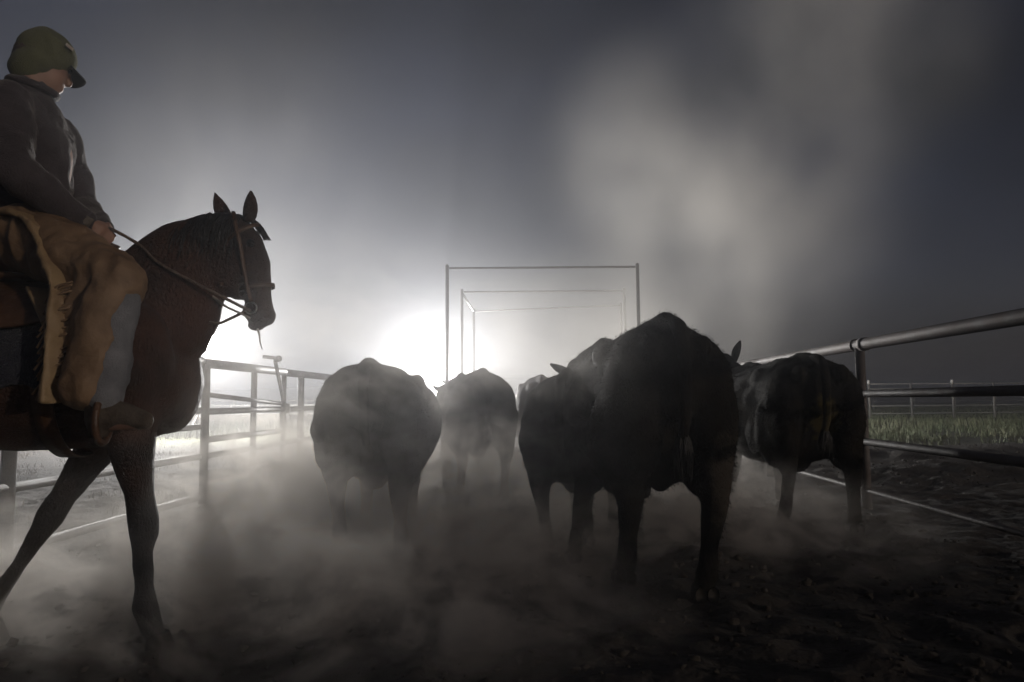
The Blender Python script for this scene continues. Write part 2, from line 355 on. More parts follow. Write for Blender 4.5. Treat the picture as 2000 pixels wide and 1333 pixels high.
# low far ridge
def ridge(name, x0, x1, y, h, s, depth=60):
    n = 160; x = np.linspace(x0, x1, n); prof = h * (0.75 + 0.35 * fbm(np.stack([x * 0.012, 0 * x, 0 * x], 1), 3, s)) * np.clip(np.minimum(x - x0, x1 - x) / 60, 0, 1)
    rows = [(0, -0.5), (0.25, 0.35), (0.5, 1.0), (0.75, 0.5), (1, -0.5)]
    v = np.concatenate([np.stack([x, np.full(n, y + depth * a), prof * b if b > 0 else np.full(n, -0.4)], 1) for a, b in rows])
    idx = np.arange(n * len(rows)).reshape(len(rows), n)
    f = np.stack([idx[:-1, :-1], idx[:-1, 1:], idx[1:, 1:], idx[1:, :-1]], -1).reshape(-1, 4)
    o = obj(name, mesh_np(name, v, f), mat('hill_ground', (0.06, 0.055, 0.045), 0.9, 0, (0.04, 0.042, 0.03), 0.05)); tag(o, kind='structure')
ridge('hill', -330, 120, 120, 5.2, 3)

# ------------------------------------------------------------------ pens: fences, gate, overhead frames
def fence_line(t, fx, ys_posts, y0, y1, rails, pr, rr, m, top, toprr):
    for y in ys_posts: pipe('post', (fx(y), y, GZ(fx(y), y) - 0.3), (fx(y), y, top - toprr * 0.6), pr, m, t)
    for i, z in enumerate([top] + rails):
        r = toprr if i == 0 else (rr if z > 0.3 else 0.022)
        pipe('rail', (fx(y0), y0, z), (fx(y1), y1, z), r, m, t)
        if i:
            pass
rf = thing('pipe_fence', 'welded pipe fence with a top rail collar, along the right side of the pen', 'fence')
fence_line(rf, FX, [1.2, 4.0, 6.85, 9.7, 12.5, 15.3], -1.0, 15.3, [1.085, 0.63, 0.17], 0.046, 0.036, M['pipe_r'], 1.555, 0.055)
for y, s in ((6.75, 1), (12.4, 1)):
    d = Vector((0.04, 1, 0)).normalized(); c = Vector((FX(y), y, 1.555))
    for k0, k1 in ((-0.035, 0.035), (0.16, 0.185)):
        bm = bmesh.new(); cyl(bm, c + d * k0, c + d * k1, 0.065, seg=20); obj('collar', bm, M['pipe_r'], rf)
GY0, GY1 = 7.38, 9.62
lf = thing('pipe_fence', 'welded pipe fence along the left side, passing behind the horse legs', 'fence')
for y in (-0.5, 2.1, 4.72): pipe('post', (LX(y), y, -0.3), (LX(y), y, 1.46), 0.045, M['pipe'], lf)
for z, r in ((1.47, 0.05), (0.97, 0.036), (0.80, 0.03), (0.50, 0.034), (0.09, 0.034)): pipe('rail', (LX(-1), -1, z), (LX(GY0 - 0.05), GY0 - 0.05, z), r, M['pipe'], lf)
lf2 = thing('pipe_fence', 'short run of pipe fence between the latched gate and the leftmost cow', 'fence')
for y in (10.4, 13.2, 16.0): pipe('post', (LX(y), y, -0.3), (LX(y), y, 1.44), 0.046, M['pipe'], lf2)
for z, r in ((1.45, 0.05), (0.95, 0.036), (0.50, 0.034), (0.09, 0.034)): pipe('rail', (LX(GY1 + 0.12), GY1 + 0.12, z), (LX(16), 16, z), r, M['pipe'], lf2)
gt = thing('pipe_gate', 'pipe gate with a lever latch, partly hidden behind the horse chest', 'gate')
off = 0.03
for z, r in ((1.455, 0.05), (0.955, 0.034), (0.665, 0.034), (0.50, 0.03), (0.265, 0.03), (0.055, 0.03)):
    pipe('rail', (LX(GY0) + off, GY0, z), (LX(GY1) + off, GY1, z), r, M['pipe'], gt)
for y, r in ((GY0, 0.042), (8.62, 0.036), (GY1, 0.034)): pipe('upright', (LX(y) + off, y, 0.02), (LX(y) + off, y, 1.45), r, M['pipe'], gt)
pipe('brace', (LX(GY0) + off + .02, GY0, 1.13), (LX(GY1) + off + .02, GY1, 1.02), 0.026, M['pipe'], gt)
lx = LX(9.3) + 0.09
lv = pipe('latch_lever', (lx, 9.10, 1.58), (lx + 0.02, 9.46, 0.98), 0.024, M['pipe'], gt)
bm = bmesh.new(); cyl(bm, (lx - 0.13, 9.02, 1.625), (lx + 0.09, 9.06, 1.60), 0.022, seg=12); ball(bm, (lx + 0.06, 9.06, 1.60), 0.042); cyl(bm, (lx + 0.01, 9.10, 1.58), (lx + 0.05, 9.06, 1.60), 0.03)
obj('handle', bm, M['pipe'], lv)
bm = bmesh.new(); box(bm, (lx, 9.56, 0.96), (0.06, 0.16, 0.13)); box(bm, (lx, 9.47, 0.80), (0.05, 0.12, 0.26), Euler((R(14), 0, 0)).to_matrix()); bmesh.ops.bevel(bm, geom=bm.edges[:], offset=0.012, segments=2)
obj('latch_box', bm, M['pipe'], gt, smooth=False)
pipe('latch_pin', (lx - 0.02, 9.26, 0.69), (lx, 9.58, 0.685), 0.016, M['steel'], gt)
bm = bmesh.new()
for k in range(7): 
    z = 0.94 - k * 0.045
    bmesh.ops.create_circle(bm, segments=4, radius=0.001, matrix=Matrix.Translation((0, 0, -9)))
    tube(bm, [(lx + 0.05 + 0.012 * math.cos(t) * (k % 2), 9.60 + 0.012 * math.cos(t) * (1 - k % 2), z + 0.026 * math.sin(t)) for t in np.linspace(0, 2 * math.pi, 11)], 0.004, seg=6, caps=False)
bmesh.ops.delete(bm, geom=[q for q in bm.verts if q.co.z < -5], context='VERTS')
obj('latch_chain', bm, M['steel'], gt)

def portal(name, y, xl, xr, h, label, hr=None):
    hr = hr or h
    t = thing(name, label, 'pipe frame', group='overhead pipe frames across the alley')
    pipe('post', (xl, y, -0.2), (xl, y, h + 0.03), 0.032, M['pipe'], t); pipe('post', (xr, y, -0.2), (xr, y, hr + 0.03), 0.032, M['pipe'], t)
    bm = bmesh.new(); cyl(bm, (xl + 0.04, y, h - 0.01), (xr - 0.04, y, hr - 0.01), 0.021); obj('crossbar', bm, M['pipe'], t)
    for x_, z_ in ((xl, h), (xr, hr)):
        bm = bmesh.new(); ball(bm, (x_, y, z_ + 0.03), 0.034); obj('post_cap', bm, M['pipe'], t)
    return t
p1 = portal('overhead_frame', 13.0, -1.19, 2.33, 3.50, 'nearest and tallest-looking of three overhead pipe frames above the cattle')
p2 = portal('overhead_frame', 15.9, -1.12, 2.54, 3.50, 'middle of the three overhead pipe frames, joined to the farthest one')
p3 = portal('overhead_frame', 19.0, -1.02, 2.94, 3.45, 'farthest overhead pipe frame, its crossbar sloping up to the right', 3.58)
pipe('tie_bar', (-1.12, 15.95, 3.48), (-1.02, 18.95, 3.44), 0.026, M['pipe'], p2)
for sx, lab in ((-1, 'left'), (1, 'right')):
    t = thing('alley_fence', 'low pipe alley fence on the %s of the far overhead frames' % lab, 'fence')
    x = -1.22 if sx < 0 else 2.40
    for z in (0.2, 0.6, 1.0, 1.4): pipe('rail', (x - 0.05, 13.1, z), (x + (0.14 if sx < 0 else 0.58), 18.9, z), 0.03, M['pipe'], t)
    for y in (14.4, 17.4): pipe('post', (x + 0.03 * (y - 13), y, -0.2), (x + 0.03 * (y - 13), y, 1.42), 0.035, M['pipe'], t)

# far fences
def far_fence(label, a, b, n, h, rails, m, pm=None, pr=0.05, rr=0.03, capm=None):
    t = thing('pasture_fence', label, 'fence'); a = Vector(a); b = Vector(b)
    for k in range(n + 1):
        q = a.lerp(b, k / n); z = GZ(q.x, q.y)
        p = pipe('post', (q.x, q.y, z - 0.1), (q.x, q.y, h), pr, pm or m, t, 8)
        if capm and k % 2 == 0: pipe('post_cap', (q.x, q.y, h - 0.06), (q.x, q.y, h + 0.14), pr * 1.25, capm, p, 8)
    for z in rails:
        pipe('rail', (a.x, a.y, z), (b.x, b.y, z), rr, m, t, 8)
    return t
far_fence('dark far pasture fence with white capped posts across the green grass', (17.5, 35, 0), (48, 38, 0), 14, 1.75, [1.7, 1.45, 0.62, 0.25], M['pipe_far'], capm=M['white'])
far_fence('thin dark fence farthest off behind the right-hand pasture', (20, 60, 0), (90, 62, 0), 20, 1.7, [1.65, 1.2, 0.7], M['pipe_far'])
far_fence('long white rail fence far off beyond the left gate', (-62, 58, 0), (-6, 52, 0), 30, 1.2, [1.15, 0.7], M['white'], pr=0.07, rr=0.05)
far_fence('pale fence near the weeds, seen low through the left gate', (-40, 36, 0), (-6, 33, 0), 14, 0.95, [0.9, 0.5], M['white'], pr=0.05, rr=0.035)
t = thing('feed_trough', 'long pale concrete feed trough beyond the left gate', 'trough', (-14.5, 30, 0), R(6))
bm = bmesh.new(); box(bm, (0, 0, 0.12), (9, 0.9, 0.24)); obj('trough_base', bm, M['concrete'], t, smooth=False)
for s in (-1, 1):
    bm = bmesh.new(); box(bm, (0, s * 0.4, 0.38), (9, 0.1, 0.28)); obj('side_wall', bm, M['concrete'], t, smooth=False)

# ------------------------------------------------------------------ lamps that light the pen
def floodlight(label, loc, aim, watts, rad, head=0.22):
    t = thing('floodlight', label, 'floodlight', (loc[0], loc[1], 0))
    h = loc[2]; pipe('pole', (0, 0, -0.2), (0, 0, h - 0.05), 0.04, M['pipe'], t)
    for a in (0.3, 2.4, 4.5): pipe('leg', (0, 0, 0.7), (0.55 * math.cos(a), 0.55 * math.sin(a), 0.0), 0.02, M['pipe'], t)
    d = (Vector(aim) - Vector(loc)).normalized(); q = frame_of(d)
    bm = bmesh.new(); cyl(bm, Vector((0, 0, h)) - d * 0.16, Vector((0, 0, h)), head * 0.5, head, seg=28); hd = obj('lamp_housing', bm, M['pipe'], t)
    bm = bmesh.new(); cyl(bm, Vector((0, 0, h)) + d * 0.003, Vector((0, 0, h)) + d * 0.02, head * 0.94, seg=28); obj('lens', bm, M['lens'], hd)
    l = bpy.data.lights.new('lamp_light', 'POINT'); l.energy = watts; l.shadow_soft_size = rad; l.color = (1.0, 0.985, 0.96)
    lo = bpy.data.objects.new('lamp_light', l); lo.location = Vector((0, 0, h)) + d * (rad + 0.04); link(lo, t)
    return t
floodlight('bright floodlight glaring through dust above the two middle cows', (-2.86, 27.0, 2.05), (0, 0, 1.2), 10800, 0.22, 0.3)
floodlight('second floodlight glaring from behind the horse chest', (-9.25, 21.0, 2.95), (0, 0, 1.2), 5000, 0.35, 0.4)

# ------------------------------------------------------------------ cattle
def cow(label, loc, heading, scale=1.0, coat='cow_black', legs=None, head_pitch=0.0, head_up=0.0, head_turn=0.0, girth=1.0, seed=0, tail_sway=0.0, udder=True, ear_lift=0.05, group='black cattle walking away through the pen'):
    """local x forward, y left; legs: hoof offsets (dx,dy) for HL, HR, FL, FR"""
    legs = legs or [(0, 0)] * 4
    t = thing('cow', label, 'cow', loc, heading, group, scale)
    bm = bmesh.new(); g = girth
    # trunk sections: centre z, half width, up, down, exponent
    loft(bm, [((-0.97, 0, 1.10), 0.10, 0.11, 0.26, 2.0), ((-0.93, 0, 1.10), 0.20 * g, 0.19, 0.20, 2.1), ((-0.84, 0, 1.04), 0.275 * g, 0.295, 0.30, 2.25),
              ((-0.70, 0, 1.00), 0.325 * g, 0.365, 0.47, 2.35), ((-0.52, 0, 0.98), 0.335 * g, 0.375, 0.48, 2.3), ((-0.34, 0, 0.96), 0.35 * g, 0.365, 0.48, 2.2), ((-0.10, 0, 0.93), 0.40 * g, 0.375, 0.48, 2.15),
              ((0.15, 0, 0.93), 0.405 * g, 0.375, 0.48, 2.1), ((0.40, 0, 0.95), 0.36 * g, 0.37, 0.48, 2.05), ((0.60, 0, 1.0), 0.30 * g, 0.36, 0.42, 2.0), ((0.78, 0, 1.04), 0.22, 0.28, 0.36, 2.0), ((0.92, 0, 1.06), 0.16, 0.22, 0.28, 2.0)], 36)
    # rump points, tail head ridge, hooks
    for s in (-1, 1):
        ball(bm, (-0.93, s * 0.135 * g, 1.205), (0.085, 0.06, 0.08)); ball(bm, (-0.48, s * 0.262 * g, 1.20), (0.15, 0.07, 0.08))
        ball(bm, (-0.765, s * 0.205 * g, 0.90), (0.235, 0.155, 0.37)); ball(bm, (-0.45, s * 0.26 * g, 0.72), (0.18, 0.11, 0.19))
        ball(bm, (0.48, s * 0.24 * g, 0.95), (0.19, 0.10, 0.30))
    chain(bm, [((-0.93, 0, 1.30), 0.045), ((-0.75, 0, 1.345), 0.06), ((-0.3, 0, 1.32), 0.06), ((0.3, 0, 1.285), 0.06), ((0.62, 0, 1.34), 0.055)])
    i = 0
    for s, front in ((1, 0), (-1, 0), (1, 1), (-1, 1)):
        dx, dy = legs[i]; i += 1
        L = lambda x, y, z: Vector((x + dx * (1 - z / 0.95) ** 1.0 if z < 0.95 else x, s * y + dy * (1 - z / 0.95) if z < 0.95 else s * y, z))
        if not front:
            chain(bm, [(L(-0.70, 0.21 * g, 0.88), 0.185), (L(-0.62, 0.235, 0.70), 0.155), (L(-0.70, 0.225, 0.58), 0.115)])
            chain(bm, [(L(-0.74, 0.225, 0.68), 0.13), (L(-0.80, 0.215, 0.54), 0.088), (L(-0.835, 0.205, 0.455), 0.068), (L(-0.82, 0.20, 0.395), 0.058), (L(-0.78, 0.195, 0.26), 0.047), (L(-0.755, 0.193, 0.15), 0.052), (L(-0.735, 0.193, 0.115), 0.057), (L(-0.70, 0.193, 0.06), 0.050)])
            ball(bm, L(-0.86, 0.20, 0.49), (0.036, 0.036, 0.065))
        else:
            chain(bm, [(L(0.46, 0.22 * g, 0.85), 0.13), (L(0.40, 0.20, 0.66), 0.108), (L(0.43, 0.19, 0.50), 0.078), (L(0.44, 0.185, 0.40), 0.070), (L(0.43, 0.182, 0.24), 0.048), (L(0.43, 0.182, 0.14), 0.054), (L(0.46, 0.182, 0.07), 0.050)])
        hx = -0.685 if not front else 0.475
        hy = 0.193 if not front else 0.182
        hm = bmesh.new(); c = L(hx, hy, 0.0)
        for k in (-1, 1):
            loft(hm, [((c.x - 0.060, c.y + k * 0.031, 0.032), 0.028, 0.036, 0.032, 2.6), ((c.x, c.y + k * 0.032, 0.036), 0.031, 0.050, 0.036, 2.6), ((c.x + 0.045, c.y + k * 0.025, 0.022), 0.022, 0.028, 0.022, 2.4), ((c.x + 0.07, c.y + k * 0.018, 0.012), 0.010, 0.010, 0.012, 2.0)], 14)
        obj('hoof', hm, M['hoof'], t)
    if udder:
        ball(bm, (-0.42, 0, 0.52), (0.16, 0.11, 0.10)); 
    else:
        chain(bm, [((0.05, 0, 0.50), 0.07), ((-0.22, 0, 0.47), 0.055), ((-0.30, 0, 0.44), 0.04)]); ball(bm, (-0.62, 0, 0.60), (0.085, 0.075, 0.12))
    # neck and head
    sh = Vector((0.82, 0, 1.06))
    M1 = Matrix.Translation(sh) @ Euler((0, -head_up, head_turn)).to_matrix().to_4x4()
    def H(x, y, z): return M1 @ Vector((x, y, z))
    chain(bm, [((0.70, 0, 1.03), 0.27), (H(0.10, 0, 0.02), 0.215), (H(0.34, 0, 0.06), 0.165), (H(0.46, 0, 0.06), 0.14)], 20)
    chain(bm, [((0.62, 0, 0.86), 0.2), (H(0.2, 0, -0.12), 0.13), (H(0.42, 0, -0.03), 0.10)])
    hp = -0.75 + head_pitch
    M2 = Matrix.Translation(H(0.50, 0, 0.10)) @ Euler((0, -head_up * 0.3, head_turn)).to_matrix().to_4x4() @ Euler((0, -hp, 0)).to_matrix().to_4x4()
    def K(x, y, z): return M2 @ Vector((x, y, z))
    chain(bm, [(K(0, 0, 0), 0.115), (K(0.16, 0, -0.02), 0.108), (K(0.32, 0, -0.035), 0.080), (K(0.43, 0, -0.04), 0.072)], 20)
    ball(bm, K(0.45, 0, -0.045), (0.06, 0.075, 0.06)); ball(bm, K(0.10, 0.06, -0.06), 0.07); ball(bm, K(0.10, -0.06, -0.06), 0.07); ball(bm, K(-0.04, 0, 0.08), (0.06, 0.07, 0.05))
    for s in (-1, 1): ball(bm, K(0.16, s * 0.088, 0.035), (0.04, 0.022, 0.03))
    me = remesh(bm, 0.019, 7)
    sd = seed
    me = displace(me, lambda p, n: 0.013 * fbm(p * 5 + sd, 3, sd) * np.clip(p[:, 2] * 2, 0.15, 1) + 0.0025 * fbm(p * np.array([14, 30, 10.]) + sd, 3, sd + 5))
    obj('body', me, M[coat], t)
    for s in (-1, 1):
        eb = bmesh.new(); ball(eb, K(0.165, s * 0.103, 0.03), 0.019, seg=12); obj('eye', eb, M['eye'], t)
        # leaf shaped, cupped ear
        eb = bmesh.new(); pts = []
        base = K(-0.02, s * 0.10, 0.03); tip = K(-0.04 - ear_lift * 0.3, s * (0.29 - ear_lift * 0.5), 0.02 + ear_lift)
        ax = (tip - base); L_ = ax.length; ax.normalize(); upv = (M2.to_3x3() @ Vector((0.2, 0, 1))).normalized(); nn = ax.cross(upv).normalized(); upv = nn.cross(ax)
        prof = [0.018, 0.045, 0.058, 0.062, 0.055, 0.036, 0.008]
        rings = []
        for k, w in enumerate(prof):
            c = base + ax * L_ * k / 6; ring = []
            for j in range(10):
                a = 2 * math.pi * j / 10; ring.append(eb.verts.new(c + upv * w * math.cos(a) + nn * (0.009 * math.sin(a) + 0.35 * w * math.cos(a) ** 2)))
            rings.append(ring)
        for a, b in zip(rings, rings[1:]):
            for j in range(10): eb.faces.new((a[j], a[(j + 1) % 10], b[(j + 1) % 10], b[j]))
        eb.faces.new(rings[0][::-1]); eb.faces.new(rings[-1])
        obj('ear', eb, M[coat], t)
    # tail: tapered rope with a hair switch
    tb = bmesh.new(); ts = tail_sway
    pts = spline([(-0.86, 0, 1.335), (-0.975, 0, 1.30), (-1.035, ts * 0.1, 1.15), (-1.03, ts * 0.5, 0.9), (-0.99, ts * 0.9, 0.80), (-0.98, ts, 0.76)], 26)
    tube(tb, pts, 0.042, 10, r1=0.020); tl = obj('tail', tb, M[coat], t)
    sb = bmesh.new(); rr = random.Random(seed)
    for k in range(110):
        a = rr.uniform(0, 6.28); q = rr.random() ** 0.5 * 0.045
        p0 = Vector((-0.98 + 0.01 * math.cos(a), ts + 0.01 * math.sin(a), 0.82 - rr.random() * 0.06)); p2 = Vector((-0.98 + q * math.cos(a), ts + q * math.sin(a), 0.58 + rr.random() * 0.12)); p1 = (p0 + p2) / 2 + Vector((0.02 * math.cos(a), 0.02 * math.sin(a), 0))
        tube(sb, spline([p0, p1, p2 + Vector((0, rr.uniform(-0.02, 0.02), rr.uniform(-0.03, 0.06)))], 5), 0.0035, 3, r1=0.001)
    obj('tail_switch', sb, M['tailhair'], tl)
    # coarse coat fringe: short tufts standing off the hide, seen against the light
    tag(t, None)
    return t
def coat_fringe(t, n, ln, m, seed):
    b = [c for c in t.children if c.name.startswith('body')][0]; me = b.data; r = np.random.default_rng(seed)
    nv = len(me.vertices); co = np.empty(nv * 3); me.vertices.foreach_get('co', co); co = co.reshape(-1, 3); no = np.empty(nv * 3, np.float32); me.vertices.foreach_get('normal', no); no = no.reshape(-1, 3)
    i = r.integers(0, nv, n); p = co[i] + r.normal(0, 0.006, (n, 3)); q = no[i]
    d = q * 0.55 + np.array([-0.75, 0, -0.35]) + r.normal(0, 0.25, (n, 3)); d /= np.linalg.norm(d, axis=1)[:, None]
    L = ln * r.uniform(0.5, 1.4, (n, 1)); s = np.cross(d, r.normal(0, 1, (n, 3))); s /= np.linalg.norm(s, axis=1)[:, None]; s *= 0.0016
    p = p - q * 0.003
    v = np.stack([p - s, p + s, p + d * L], 1).reshape(-1, 3); f = np.arange(n * 3).reshape(-1, 3)
    o = obj('coat_hair', mesh_np('coat_hair', v, f), m, t, smooth=False); tag(o, kind='stuff')
HA = R(90)
c1 = cow('leftmost black cow, broad rump hazed by dust, next to the pipe gate', (-1.04, 5.72, 0), HA + R(3), 0.97, legs=[(0.12, 0.03), (-0.30, -0.08), (-0.05, 0.0), (0.2, -0.03)], girth=1.18, seed=11, tail_sway=-0.02)
c2 = cow('black cow right under the floodlight glare, between the broad leftmost cow and the bull', (-0.50, 8.40, 0), HA + R(14), 1.0, legs=[(0.1, 0.04), (-0.2, 0), (0.16, 0.02), (-0.05, 0)], girth=1.05, seed=23)
c3 = cow('reddish brown cow farthest ahead, only its pale rump edge showing', (0.42, 10.4, 0), HA + R(-2), 1.0, coat='cow_red', seed=31, girth=1.05)
c4 = cow('smaller black cow half hidden behind the big bull, one ear raised', (0.56, 5.55, 0), HA + R(-16), 0.90, legs=[(0.16, 0.02), (-0.24, 0.12), (0.05, 0), (-0.1, 0)], girth=1.0, seed=41, head_up=0.55, head_pitch=0.35, head_turn=-0.35, ear_lift=0.24)
c5 = cow('large black bull nearest the camera, muddy hind legs and long hanging tail', (0.77, 4.78, 0), HA + R(6), 1.09, coat='cow_mud', legs=[(0.14, 0.0), (-0.20, 0.08), (0.0, 0), (0.1, 0)], girth=0.93, seed=53, udder=False, tail_sway=0.0)
c6 = cow('black cow against the right fence with caked dung below its tail', (2.40, 6.55, 0), HA + R(1), 1.02, coat='cow_dung', legs=[(0.12, 0.0), (-0.18, -0.05), (0.14, 0.06), (-0.05, 0)], girth=1.15, seed=67, head_up=0.45, head_pitch=0.3, head_turn=0.1, ear_lift=0.24)
for c, n in ((c1, 26000), (c2, 12000), (c4, 20000), (c5, 42000), (c6, 26000)):
    coat_fringe(c, n, 0.018, M['coat_hair'], n)

# ------------------------------------------------------------------ horse (local x forward, y left, origin under the near foreleg)
hx0, hy0, hrz = -1.64, 3.20, R(7)
Hs = thing('horse', 'dark bay horse with black mane, seen from the right with its rider', 'horse', (hx0, hy0, 0), hrz)
bm = bmesh.new()
loft(bm, [((-1.52, 0, 1.22), 0.10, 0.14, 0.22, 2.0), ((-1.44, 0, 1.22), 0.22, 0.26, 0.34, 2.1), ((-1.28, 0, 1.21), 0.27, 0.34, 0.36, 2.2), ((-1.08, 0, 1.20), 0.28, 0.36, 0.32, 2.1), ((-0.85, 0, 1.18), 0.29, 0.32, 0.29, 2.0), ((-0.6, 0, 1.17), 0.31, 0.31, 0.32, 2.0),
          ((-0.35, 0, 1.17), 0.30, 0.34, 0.32, 2.0), ((-0.15, 0, 1.18), 0.26, 0.42, 0.32, 2.0), ((0.0, 0, 1.18), 0.23, 0.36, 0.30, 2.0), ((0.12, 0, 1.17), 0.18, 0.28, 0.24, 2.0), ((0.18, 0, 1.17), 0.10, 0.16, 0.14, 2.0)], 36)
loft(bm, [((-0.16, 0, 1.34), 0.17, 0.30, 0.34, 2.0, (0.55, 0, 0.8)), ((-0.04, 0, 1.48), 0.155, 0.27, 0.345, 2.0, (0.55, 0, 0.8)), ((0.07, 0, 1.61), 0.13, 0.22, 0.305, 2.0, (0.62, 0, 0.75)), ((0.17, 0, 1.72), 0.105, 0.185, 0.235, 2.0, (0.75, 0, 0.65)),
          ((0.28, 0, 1.79), 0.08, 0.135, 0.16, 2.0, (0.9, 0, 0.4)), ((0.36, 0, 1.83), 0.065, 0.10, 0.10, 2.0, (1, 0, 0.1))], 28)
hd = lambda x, y, z: Vector((0.385 + x * 0.35 + z * 0.0, y, 1.80 + z))
# head: poll down to muzzle (steep)
HP = [((0.37, 0, 1.84), 0.085), ((0.415, 0, 1.775), 0.095), ((0.445, 0, 1.69), 0.088), ((0.465, 0, 1.60), 0.070), ((0.482, 0, 1.52), 0.058), ((0.492, 0, 1.455), 0.056)]
chain(bm, [((p[0], p[1], p[2]), r * 0.86) for p, r in HP], 20)
ball(bm, (0.335, 0.048, 1.66), (0.10, 0.036, 0.11)); ball(bm, (0.335, -0.048, 1.66), (0.10, 0.036, 0.11)); ball(bm, (0.385, 0, 1.62), (0.08, 0.05, 0.10)); ball(bm, (0.10, 0, 1.13), (0.135, 0.17, 0.22))
ball(bm, (0.51, 0, 1.445), (0.042, 0.055, 0.045)); ball(bm, (0.465, 0, 1.40), (0.035, 0.034, 0.026)); ball(bm, (0.45, 0, 1.47), (0.045, 0.04, 0.05))
for s in (-1, 1):
    ball(bm, (0.443, s * 0.066, 1.765), (0.036, 0.022, 0.026)); ball(bm, (0.53, s * 0.036, 1.46), (0.018, 0.014, 0.022))
    ball(bm, (-0.02, s * 0.17, 1.22), (0.19, 0.09, 0.27)); ball(bm, (-1.22, s * 0.17, 1.12), (0.27, 0.14, 0.34)); ball(bm, (0.10, s * 0.10, 1.10), (0.10, 0.10, 0.14))
# foreleg near (right, y<0): vertical; foreleg off (left): swung back
def hleg(pts): chain(bm, [(Vector(p), r) for p, r in pts], 18)
hleg([((-0.02, -0.17, 1.15), 0.15), ((0.0, -0.165, 0.94), 0.105), ((0.01, -0.155, 0.80), 0.080), ((0.04, -0.15, 0.66), 0.056), ((0.055, -0.15, 0.56), 0.064), ((0.06, -0.15, 0.50), 0.062), ((0.055, -0.15, 0.43), 0.044), ((0.07, -0.15, 0.28), 0.036), ((0.075, -0.15, 0.20), 0.052), ((0.115, -0.15, 0.09), 0.042)])
hleg([((-0.08, 0.16, 1.15), 0.15), ((-0.21, 0.16, 0.93), 0.105), ((-0.31, 0.155, 0.78), 0.078), ((-0.40, 0.15, 0.63), 0.054), ((-0.455, 0.15, 0.54), 0.062), ((-0.50, 0.15, 0.46), 0.046), ((-0.58, 0.15, 0.32), 0.034), ((-0.66, 0.15, 0.20), 0.042), ((-0.70, 0.15, 0.10), 0.037)])
hleg([((-1.22, -0.17, 1.10), 0.2), ((-1.10, -0.17, 0.90), 0.15), ((-1.25, -0.16, 0.72), 0.085), ((-1.42, -0.155, 0.55), 0.055), ((-1.40, -0.15, 0.45), 0.042), ((-1.37, -0.15, 0.26), 0.035), ((-1.36, -0.15, 0.18), 0.042), ((-1.33, -0.15, 0.09), 0.037)])
hleg([((-1.22, 0.17, 1.10), 0.2), ((-1.0, 0.17, 0.90), 0.15), ((-1.05, 0.16, 0.72), 0.085), ((-1.15, 0.155, 0.55), 0.055), ((-1.10, 0.15, 0.45), 0.042), ((-0.98, 0.15, 0.26), 0.035), ((-0.95, 0.15, 0.18), 0.042), ((-0.90, 0.15, 0.09), 0.037)])
me = remesh(bm, 0.014, 7)
displace(me, lambda p, n: 0.005 * fbm(p * 6, 3, 5) + 0.0012 * fbm(p * 40, 2, 8))
# black points: lower legs, muzzle and upper neck are darker in the coat itself
bay = M['bay']; nt = bay.node_tree; b = nt.nodes['Principled BSDF']; src = b.inputs['Base Color'].links[0].from_socket
tcn = nt.nodes.new('ShaderNodeTexCoord'); sep = nt.nodes.new('ShaderNodeSeparateXYZ'); nt.links.new(tcn.outputs['Object'], sep.inputs[0])
mrz = nt.nodes.new('ShaderNodeMapRange'); mrz.inputs['From Min'].default_value = 0.85; mrz.inputs['From Max'].default_value = 0.60; nt.links.new(sep.outputs['Z'], mrz.inputs[0])
mx = nt.nodes.new('ShaderNodeMix'); mx.data_type = 'RGBA'; nt.links.new(mrz.outputs[0], mx.inputs[0]); nt.links.new(src, mx.inputs[6]); mx.inputs[7].default_value = (0.012, 0.009, 0.008, 1)
nt.links.new(mx.outputs[2], b.inputs['Base Color'])
obj('body', me, bay, Hs)
for (x, y) in ((0.14, -0.15), (-0.68, 0.15), (-1.31, -0.15), (-0.87, 0.15)):
    hb = bmesh.new(); loft(hb, [((x - 0.01, y, 0.095), 0.042, 0.045, 0.045, 2.0, (0, 0, -1.0)), ((x, y, 0.05), 0.052, 0.055, 0.055, 2.0, (0, 0, -1.0)), ((x + 0.01, y, 0.0), 0.06, 0.065, 0.065, 2.0, (0, 0, -1.0))], 20); obj('hoof', hb, M['hoof'], Hs)
for s in (-1, 1):
    eb = bmesh.new(); ball(eb, (0.452, s * 0.079, 1.768), 0.019, seg=14); obj('eye', eb, M['eye'], Hs)
    eb = bmesh.new(); base = Vector((0.43 if s < 0 else 0.31, s * 0.055, 1.885 if s < 0 else 1.90)); tip = base + Vector((0.02 if s < 0 else -0.07, s * 0.03, 0.135 if s < 0 else 0.15))
    ax = (tip - base).normalized(); sd_ = Vector((1, 0.2 * s, 0)); sd_ = (sd_ - ax * sd_.dot(ax)).normalized(); nn = ax.cross(sd_); L_ = (tip - base).length; rings = []
    for k, w in enumerate([0.026, 0.034, 0.036, 0.032, 0.022, 0.004]):
        c = base + ax * (L_ * k / 5 - 0.01); rings.append([eb.verts.new(c + sd_ * w * math.cos(a) + nn * (0.008 * math.sin(a) + 0.5 * w * math.cos(a) ** 2)) for a in np.linspace(0, 2 * math.pi, 11)[:-1]])
    for a, b2 in zip(rings, rings[1:]):
        for j in range(10): eb.faces.new((a[j], a[(j + 1) % 10], b2[(j + 1) % 10], b2[j]))
    eb.faces.new(rings[0][::-1]); eb.faces.new(rings[-1]); obj('ear', eb, M['bay'], Hs)
